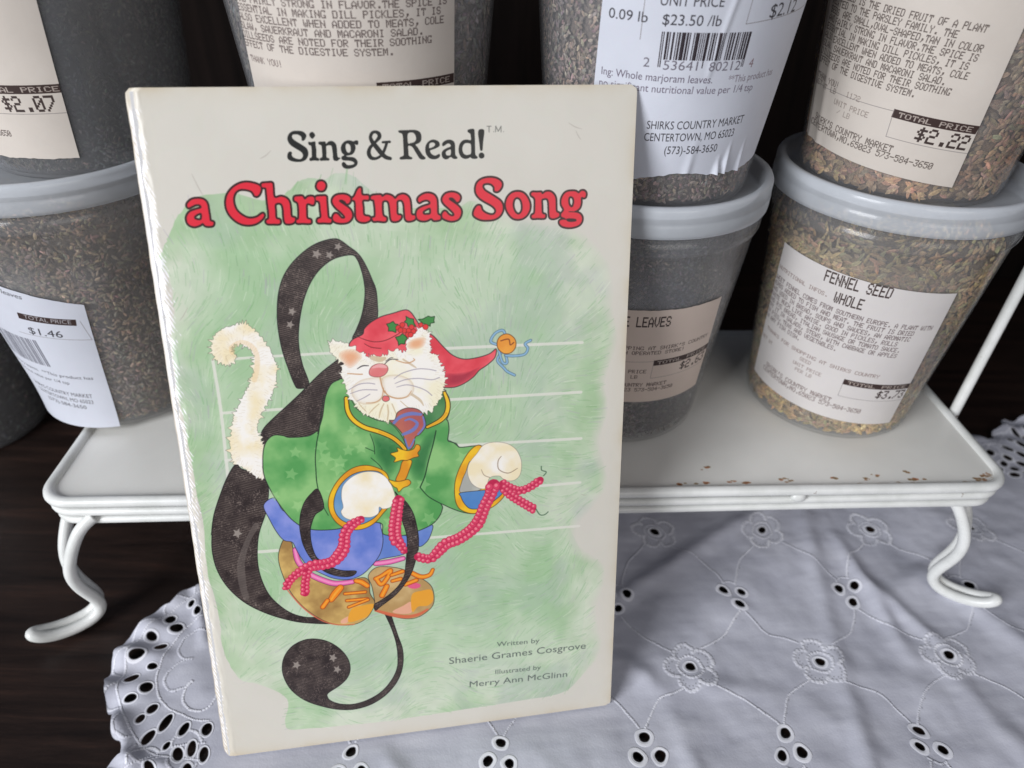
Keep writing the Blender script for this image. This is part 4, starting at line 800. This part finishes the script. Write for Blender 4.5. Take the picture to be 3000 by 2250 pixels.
def paint_cover():
    sh = Sheet(BW, BH, 6, (.815, .797, .757)); H, W = sh.H, sh.W
    mm = lambda n: [np.array(p, float)/10 for p in ART[n]]
    sm = lambda n, k=5: [smooth_path(p[:, :2], k, True) for p in mm(n)]
    Y, X = np.mgrid[0:H, 0:W]; X = X/sh.s; Y = Y/sh.s
    sh.px += ((fbm(H, W, 300, 1, 5)-.5)*.05)[..., None]*np.array([1, 1, 1.1], dtype=np.float32)
    # yellowed edges
    ed = np.minimum(np.minimum(X, BW-X), np.minimum(Y, BH-Y))
    sh.px *= (1-.10*np.exp(-ed/2.5)[..., None]*np.array([.4, .7, 1.2], dtype=np.float32)*(fbm(H, W, 60, 12, 4)*1.6)[..., None]).astype(np.float32)
    # green wash
    loop = sm('wash', 6)[0]
    g = np.random.default_rng(3)
    d = np.cumsum(g.normal(0, 1, len(loop))); d -= np.linspace(0, d[-1], len(loop)); 
    loop = loop+np.stack([np.sin(d*.5), np.cos(d*.4)], 1)*.7
    n1 = fbm(H, W, 230, 20, 5); n2 = fbm(H, W, 90, 27, 4); n3 = fbm(H, W, 30, 35, 3)
    grn = np.empty((H, W, 3), dtype=np.float32)
    k = np.clip((n1-.5)*3.2+(n2-.5)*1.5+.5, 0, 1)[..., None]
    grn[:] = np.array([.785, .82, .735])*(1-k)+np.array([.625, .745, .575])*k
    k2 = np.clip((fbm(H, W, 150, 44, 4)-.54)*6, 0, 1)[..., None]*.45
    grn = grn*(1-k2)+np.array([.66, .69, .68], dtype=np.float32)*k2
    grn += ((n3-.5)*.06)[..., None]
    mk = sh.mask([loop])
    soft_m = np.zeros((H, W), np.float32); soft_m[mk[0], mk[1]] = mk[2]
    for it in range(3):                                            # the right hand rim fades out softly
        for ax in (0, 1):
            c_ = np.cumsum(np.pad(soft_m, [(21, 20) if ax == a_ else (0, 0) for a_ in (0, 1)], mode='edge'), axis=ax)
            soft_m = (np.take(c_, np.arange(41, c_.shape[ax]), ax)-np.take(c_, np.arange(0, c_.shape[ax]-41), ax))/41
    soft_m = np.clip(soft_m*1.9-.65+(fbm(H, W, 60, 140, 4)-.5)*.9*(1-np.abs(2*soft_m-1)), 0, 1)
    crisp = np.zeros((H, W), np.float32); crisp[mk[0], mk[1]] = mk[2]
    mixr = np.clip((X-120)/40+np.clip(1-Y/75, 0, 1)*1.2, 0, 1)*np.clip((285-Y)/20, 0, 1)
    wa = (crisp*(1-mixr)+soft_m*mixr).astype(np.float32)
    sh.lay((slice(0, H), slice(0, W), wa), grn.astype(np.float32), .88)
    for q in range(3):                                             # overlapping paler washes near the rim
        off = loop.mean(0)+(loop-loop.mean(0))*(.93-.07*q)+g.normal(0, 2.2, (1, 2))
        off = smooth_path(off[::9]+g.normal(0, 2.5, off[::9].shape), 8, True)
        sh.fill([off], (.62, .76, .60), .13)
    inside = np.zeros((H, W), np.float32); ys, xs, mv = mk; inside[ys, xs] = mv
    # crayon hatching
    for q in range(6500):
        x, y = g.uniform(5, BW-5), g.uniform(20, BH-5)
        if wa[int(y*sh.s), int(x*sh.s)] < .6: continue
        fl = value_noise_pt(x/28, y/28)
        a = .9+1.5*(fl-.5)*1.8+.8*math.sin(x/60+y/90)
        ln = g.uniform(2.2, 6.5); dx, dy = math.cos(a)*ln/2, -math.sin(a)*ln/2
        c = [(.49, .67, .47), (.54, .72, .50), (.66, .63, .68), (.86, .88, .81), (.44, .63, .42)][int(g.integers(0, 5))]
        w = g.uniform(.18, .42)
        sh.stroke([(x-dx, y-dy, w), (x+dx, y+dy, w)], c, g.uniform(.16, .42), None, 0)
    for st in mm('staff'): sh.stroke(st, (.86, .85, .81), .85)
    DK = (.13, .10, .105)
    def hatch_tex(base, lite, ang, per, amt, seed):
        t = np.zeros((H, W, 3), dtype=np.float32); t[:] = base
        v = np.sin((X*math.cos(ang)+Y*math.sin(ang))*2*math.pi/per+3*fbm(H, W, 40, seed, 3))
        a = np.clip(v*1.3-.35, 0, 1)*np.clip(fbm(H, W, 26, seed+3, 4)*2.4-.55, 0, 1)*amt
        return t+(np.array(lite, dtype=np.float32)-t)*a[..., None].astype(np.float32)
    clef = hatch_tex((.17, .135, .135), (.56, .50, .46), 1.9, .8, .9, 60)
    spk = np.clip((value_noise(H, W, 2.1, 160)-.60)*4, 0, 1)*np.clip(fbm(H, W, 22, 161, 3)*2.4-.6, 0, 1)
    clef = clef+(np.array([.62, .56, .52], dtype=np.float32)-clef)*(spk*.55)[..., None].astype(np.float32)
    def outline(loops, w, c=(.10, .09, .10), a=.9):
        for l in loops:
            P = np.hstack([np.vstack([l, l[:1]]), np.full((len(l)+1, 1), w)]); sh.stroke(P, c, a, None, 0)
    for n in ('clef1', 'clef2', 'clef3', 'clef6'):
        sh.fill(sm(n), clef); outline(sm(n), .35)
    for st in mm('glint'): sh.stroke(st, (.44, .40, .38), .55)
    for p in mm('stars'): sh.fill([p], (.62, .58, .55), .85)
    # mottled fill: two colours mixed by noise
    def wash_fill(n, c0, c1, seed, line=.3, lc=(.12, .12, .13), cell=50):
        L_ = sm(n); kk = np.clip((fbm(H, W, cell, seed, 4)-.5)*2.6+.5, 0, 1)[..., None]
        t = (np.array(c0)*(1-kk)+np.array(c1)*kk).astype(np.float32)
        sh.fill(L_, t)
        if line: outline(L_, line, lc, .75)
    def soft(n, c, a, blur=1.6, steps=12):
        for l in sm(n):
            ctr = l.mean(0)
            for q in range(steps): sh.fill([ctr+(l-ctr)*(1.04-.06*q)], c, 1.6*a/steps)
    def fur(n, c0, c1, seed, amp, line=True):
        for l in sm(n, 9):
            ctr = np.roll(l, -3, 0)-np.roll(l, 3, 0); nr = np.stack([ctr[:, 1], -ctr[:, 0]], 1); nr /= np.linalg.norm(nr, axis=1)[:, None]+1e-9
            gg = np.random.default_rng(seed); e = (np.where(gg.random(len(l)) < .28, gg.uniform(.25, 1.0, len(l))**1.5, gg.uniform(-.22, .12, len(l))))*amp; l = l+gg.normal(0, .12, l.shape)
            sgn = 1 if np.sum(l[:, 0]*np.roll(l[:, 1], -1)-np.roll(l[:, 0], -1)*l[:, 1]) > 0 else -1
            f = l+nr*(e*sgn)[:, None]
            kk = np.clip((fbm(H, W, 40, seed, 4)-.5)*3+.35, 0, 1)[..., None]
            t = (np.array(c0)*(1-kk)+np.array(c1)*kk).astype(np.float32)
            outline([f], .28, (.30, .26, .24), .7); sh.fill([f], t)
            for i in range(0, len(l), 2):                          # short fur strokes
                p = l[i]-nr[i]*sgn*gg.uniform(1.0, 4.0)
                sh.stroke([(p[0], p[1], .2), (p[0]+nr[i, 0]*sgn*1.6, p[1]+nr[i, 1]*sgn*1.6+.5, .12)], (.74, .66, .54), .35, None, 0)
    FUR0, FUR1 = (.95, .93, .90), (.93, .87, .73)
    fur('tail', FUR0, FUR1, 71, 1.7)
    for st in mm('tailshade'): sh.stroke(st, (.90, .74, .52), .35)
    # figure
    wash_fill('pantsB', (.38, .49, .76), (.44, .54, .79), 80)
    wash_fill('shoeR', (.70, .56, .36), (.80, .68, .48), 81)
    wash_fill('shoeL', (.62, .48, .28), (.84, .70, .42), 82)
    for p in sm('capP'): sh.fill([p], (.90, .66, .56), .9)
    for p in sm('capO'): sh.fill([p], (.90, .62, .20), .95)
    for st in mm('sole'): sh.stroke(st, (.82, .40, .28), .9)
    for p in sm('heart'): sh.fill([p], (.88, .35, .52), .95)
    for st in mm('pink'):
        q = st.copy(); q[:, 2] += .5; sh.stroke(q, (.40, .15, .35), .9); sh.stroke(st, (.88, .40, .64), 1); q[:, 2] = st[:, 2]*.45; sh.stroke(q, (.95, .60, .76), .8)
    wash_fill('pants', (.38, .47, .77), (.53, .57, .83), 83)
    for st in mm('lace'):
        q = st.copy(); q[:, 2] += .7; sh.stroke(q, (.62, .26, .10), .9); sh.stroke(st, (.92, .52, .13), 1); q[:, 2] = st[:, 2]*.35; sh.stroke(q, (.95, .68, .25), .7)
    wash_fill('coat', (.33, .60, .33), (.55, .74, .47), 84, .4, cell=70)
    gg = np.random.default_rng(9)
    cm = sh.mask(sm('coat')); ci = np.zeros((H, W), np.float32); ci[cm[0], cm[1]] = cm[2]
    for q in range(70):                                            # pale stars in the cloth
        x, y = gg.uniform(30, 140), gg.uniform(130, 235)
        if ci[int(y*6), int(x*6)] < .5: continue
        r = gg.uniform(2.2, 4.2); t = np.arange(10)*math.pi/5+gg.uniform(0, 6)
        rr = np.where(np.arange(10) % 2 == 0, r, r*.5); sh.fill([np.stack([x+rr*np.cos(t), y+rr*np.sin(t)], 1)], (.66, .82, .56), .38)
    soft('coatdark', (.12, .38, .20), .75)
    for st in mm('coatline'): sh.stroke(st, (.08, .18, .12), .85)
    for n in ('clef4', 'clef5'): sh.fill(sm(n), clef); outline(sm(n), .3)
    wash_fill('collarR', (.22, .45, .26), (.34, .54, .34), 86); wash_fill('collarL', (.34, .58, .34), (.42, .64, .40), 85)
    GOLD, GOLD2 = (.93, .74, .16), (.86, .56, .14)
    def gold_fill(n, seed): wash_fill(n, GOLD, GOLD2, seed, .35, (.32, .20, .08), 60)
    gold_fill('cuffL', 90); gold_fill('cuffR', 91)
    wash_fill('cuffLin', (.38, .56, .74), (.46, .62, .76), 92); wash_fill('cuffRfur', (.74, .74, .70), (.66, .66, .63), 94, .2); wash_fill('cuffRin', (.30, .50, .74), (.36, .54, .76), 93)
    wash_fill('pawL', FUR0, FUR1, 95, 0); wash_fill('pawR', FUR0, FUR1, 96, 0)
    outline(sm('pawL'), .25, (.45, .40, .38), .6); outline(sm('pawR'), .25, (.45, .40, .38), .6)
    for st in mm('pawline'): sh.stroke(st, (.52, .42, .34), .8)
    for st in mm('trim'):
        q = st.copy(); q[:, 2] += .8; sh.stroke(q, (.25, .17, .07), .9); sh.stroke(st, GOLD, 1)
        q = st.copy(); q[:, 2] *= .5; q = q[len(q)//2:]; sh.stroke(q, GOLD2, .7)
    wash_fill('hat', (.84, .22, .28), (.92, .36, .40), 97, .4)
    soft('hatdark', (.56, .10, .20), .75)
    for st in mm('hatline'): sh.stroke(st, (.35, .06, .09), .85)
    fur('head', FUR0, (.94, .91, .80), 98, 1.7)
    for st in mm('chin'): sh.stroke(st, (.72, .60, .44), .55)
    for l in sm('puff'):
        for q in range(5): sh.fill([l.mean(0)+(l-l.mean(0))*(1.12-.08*q)], (.80, .70, .58) if q == 0 else (.95, .93, .90), .5 if q == 0 else .4)
    for p in sm('earin'):
        for q in range(5): sh.fill([p.mean(0)+(p-p.mean(0))*(1.25-.2*q)], (.88, .58, .40), .24)
    for st in mm('muzzle'): sh.stroke(st, (.74, .52, .34), .75)
    for st in mm('whisk'): sh.stroke(st, (.60, .56, .62), .8)
    for st in mm('eyes'): sh.stroke(st, (.18, .16, .18), .9)
    wash_fill('nose', (.86, .46, .46), (.90, .58, .56), 99, .25, (.45, .22, .22)); 
    for p in sm('nosehi'): sh.fill([p], (.95, .76, .76), .6)
    wash_fill('tongue', (.85, .35, .36), (.88, .45, .45), 100, .2)
    for p in mm('holly'): sh.fill([p], (.22, .52, .24)); outline([p], .3, (.08, .18, .08))
    for p in sm('berries'): sh.fill([p], (.86, .20, .20)); outline([p], .2, (.40, .08, .08))
    wash_fill('bow', (.66, .34, .34), (.74, .42, .34), 101, .3)
    for st in mm('bowblue'): sh.stroke(st, (.42, .48, .74), .9)
    for st in mm('ribbon'):
        q = st.copy(); q[:, 2] += .5; sh.stroke(q, (.25, .36, .45), .8); sh.stroke(st, (.52, .68, .80), 1)
    wash_fill('bell', (.86, .52, .14), (.92, .62, .22), 102, .35, (.35, .18, .05))
    for st in mm('bellline'): sh.stroke(st, (.48, .22, .06), .9)
    gold_fill('frogband', 103); gold_fill('frog', 104)
    def beads(path, seed):
        P = smooth_path(path, 10); dd = np.r_[0, np.cumsum(np.hypot(*np.diff(P[:, :2], axis=0).T))]
        P[:, 2] *= 1.22; q = P.copy(); q[:, 2] *= .9; sh.stroke(q, (.74, .14, .30), 1, None, 0)
        step = 2.0
        for i, s_ in enumerate(np.arange(0, dd[-1], step)):
            x, y, w = [np.interp(s_, dd, P[:, c]) for c in range(3)]
            i0 = min(np.searchsorted(dd, s_), len(P)-1); j0 = max(i0-1, 0)
            t = P[min(j0+1, len(P)-1), :2]-P[j0, :2]; t = t/(np.linalg.norm(t)+1e-9); nr = np.array([-t[1], t[0]])
            for sd in ((-.5, .5) if w > 3.2 else (0,)):
                c = np.array([x, y])+nr*sd*w*.52+t*(.5*step if sd > 0 else 0)
                r = w*.30 if w > 3.2 else w*.46
                tt = np.linspace(0, 6.283, 14, endpoint=False)
                for rr, cc, of in ((r, (.66, .12, .26), 0), (r*.9, (.84, .24, .38), 0), (r*.42, (.93, .50, .56), -.18)):
                    sh.fill([np.stack([c[0]+of*r+rr*np.cos(tt), c[1]+of*r+rr*np.sin(tt)], 1)], cc)
    for i, st in enumerate(mm('beadA')): beads(st, i)
    for st in mm('wire'): sh.stroke(st, (.28, .40, .30), .9)
    # lettering
    for n in ('S', 'i', 'n', 'g', 'R', 'e', 'a', 'd', 'excl'): sh.fill(sm(n, 4), (.07, .078, .076), parity=True)
    for st in mm('amp'): sh.stroke(st, (.07, .078, .076))
    for st in mm('tm'): sh.stroke(st, (.38, .38, .36), .9, None, 0)
    reds = ['ra', 'rC', 'rh', 'rr', 'ri', 'rs', 'rt', 'rm', 'rA', 'rz', 'rS', 'ro', 'rn', 'rg']
    for n in reds:
        L_ = sm(n, 4); outline(L_, 1.05, (.17, .06, .07), 1)
    for n in reds: sh.fill(sm(n, 4), (.86, .125, .21), parity=True)
    for n in reds: outline(sm(n, 4), .42, (.20, .05, .07), .95)
    for st in mm('rslit'): sh.stroke(st, (.20, .05, .07))
    for t_, x0, y0, x1, y1, h in (('Written by', 132.0, 253.2, 153.1, 254.0, 2.6), ('Shaerie Grames Cosgrove', 108.8, 259.8, 176.5, 260.9, 3.7), ('Illustrated by', 131.2, 269.1, 153.9, 269.7, 2.6), ('Merry Ann McGlinn', 118.4, 274.8, 167.4, 276.2, 3.4)):
        sans(sh, t_, x0, y0, h, (.30, .33, .32), math.atan2(y1-y0, x1-x0), x1-x0, 'l', .85)
    # wear: scuffs and small creases; below, glints painted on the left edge
    for (x, y, l, a) in ((163, 14, 6, .4), (166, 17, 4, 1.0), (45, 25, 5, -.6), (172, 176, 3, .2), (20, 30, 9, 1.2), (12, 80, 6, 2.2)):
        sh.stroke([(x, y, .2), (x+l*.5*math.cos(a), y+l*.5*math.sin(a)+.4, .35), (x+l*math.cos(a), y+l*math.sin(a), .15)], (.62, .58, .54), .5)
    wid = 3.2+2.6*np.exp(-((Y-70)/28)**2)+1.2*np.exp(-((Y-130)/30)**2)-1.6*np.clip((Y-175)/60, 0, 1)  # worn left edge, its window glints painted in as white streaks
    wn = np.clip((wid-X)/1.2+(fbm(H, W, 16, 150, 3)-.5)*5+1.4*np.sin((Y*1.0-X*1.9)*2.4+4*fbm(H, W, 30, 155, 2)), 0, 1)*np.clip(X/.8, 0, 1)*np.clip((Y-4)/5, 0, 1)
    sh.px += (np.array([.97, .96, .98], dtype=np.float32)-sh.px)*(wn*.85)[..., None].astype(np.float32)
    k = np.clip(1.1-np.hypot(X-2, (Y-BH+2)*1.0)/26, 0, 1)*fbm(H, W, 50, 130, 3)*.22
    sh.px += (np.array([.80, .72, .60], dtype=np.float32)-sh.px)*k[..., None].astype(np.float32)
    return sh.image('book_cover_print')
_pt = np.random.default_rng(77).random((40, 40))
def value_noise_pt(x, y):
    xi, yi = int(x), int(y); fx, fy = x-xi, y-yi
    a = _pt[yi, xi]*(1-fx)+_pt[yi, xi+1]*fx; b = _pt[yi+1, xi]*(1-fx)+_pt[yi+1, xi+1]*fx
    return a*(1-fy)+b*fy

def build_book():
    TL = Vector((-.1373, .2491, .2697)); TR = Vector((.0452, .2800, .2679)); BR = Vector((.0529, .1805, .0003)); BL = Vector((-.1294, .1507, .0003))
    base = (BL+BR)/2
    root = empty('picture_book', base)
    tag(root, "worn picture book with a cat in a green coat on its cover, leaning against tubs", 'book')
    nrm = (TR-TL).cross(BL-TL).normalized()
    if nrm.y > 0: nrm = -nrm
    def P(u, v, h):            # u right, v up, h out of the cover (m)
        q = BL*(1-u)*(1-v)+BR*u*(1-v)+TR*u*v+TL*(1-u)*v
        return q+nrm*h-base
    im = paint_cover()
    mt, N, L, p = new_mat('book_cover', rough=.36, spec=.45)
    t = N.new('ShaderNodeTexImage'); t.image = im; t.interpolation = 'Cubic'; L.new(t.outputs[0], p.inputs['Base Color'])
    n = noise_node(N, L, 30, 6, .55, obj_coord(N, L)); bump(N, L, p, n.outputs['Fac'], .18, .0016)
    g = np.random.default_rng(6)
    us = np.r_[np.linspace(0, 9, 25), np.linspace(12, BW, 60)]/BW
    vs = np.linspace(0, 1, 230)
    cr = fbm(230, 25, 9, 55, 3); cr2 = fbm(230, 25, 4, 58, 2)
    def inset(v, side):        # small rounding of the worn corners
        r = .0026 if side == 'r' else .0022
        y = min(v, 1-v)*.297
        return 0 if y >= r else (r-math.sqrt(max(r*r-(r-y)**2, 0)))/.1905
    V = []; uv = []
    for i, v in enumerate(vs):
        a, b_ = inset(v, 'l'), inset(v, 'r')
        for j, u in enumerate(us):
            uu = a+u*(1-a-b_)
            x = uu*BW
            h = 0
            if x < 6.0:
                k = (6.0-x)/6.0
                h = -k*k*.0027
                ii, jj = min(i, 229), min(j, 24)
                ridge = math.sin(v*297/2.1+x*1.5+6*cr[ii, jj])*.5
                h += k**.6*((cr[ii, jj]-.5)*.0012+(cr2[ii, jj]-.5)*.0008+ridge*.00022)
            h += .0006*math.sin(uu*3.1)*math.sin(v*2.6+.4)+.0012*(uu**3)*(v-.4)*.0
            V.append(P(uu, v, h)); uv.append((uu, v))
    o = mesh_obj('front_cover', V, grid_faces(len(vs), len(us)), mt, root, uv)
    # pages and back cover
    pm, N, L, p = new_mat('paper_edges', (.66, .65, .64), .8, .2)
    w = N.new('ShaderNodeTexWave'); w.bands_direction = 'DIAGONAL'; w.inputs['Scale'].default_value = 700; w.inputs['Distortion'].default_value = .6
    L.new(obj_coord(N, L), w.inputs['Vector']); r = ramp(N, L, w.outputs['Fac'], [(.2, (.42, .42, .44)), (.6, (.76, .75, .74))]); L.new(r.outputs[0], p.inputs['Base Color'])
    def block(name, u0, u1, v0, v1, h0, h1, mat):
        c = [(u0, v0), (u1, v0), (u1, v1), (u0, v1)]
        V = [P(u, v, h0) for u, v in c]+[P(u, v, h1) for u, v in c]
        F = [(0, 1, 2, 3), (7, 6, 5, 4)]+[(i, 4+i, 4+(i+1) % 4, (i+1) % 4) for i in range(4)]
        return mesh_obj(name, V, F, mat, root, None, False)
    block('page_block', .012, .9985, .001, .996, -.0006, -.0026, pm)
    bm_, N, L, p = new_mat('back_cover', (.72, .69, .65), .4)
    n = noise_node(N, L, 30, 5, .6, obj_coord(N, L)); bump(N, L, p, n.outputs['Fac'], .15, .001)
    block('back_cover', .006, 1.001, .0005, .9985, -.0028, -.0032, bm_)
build_book()
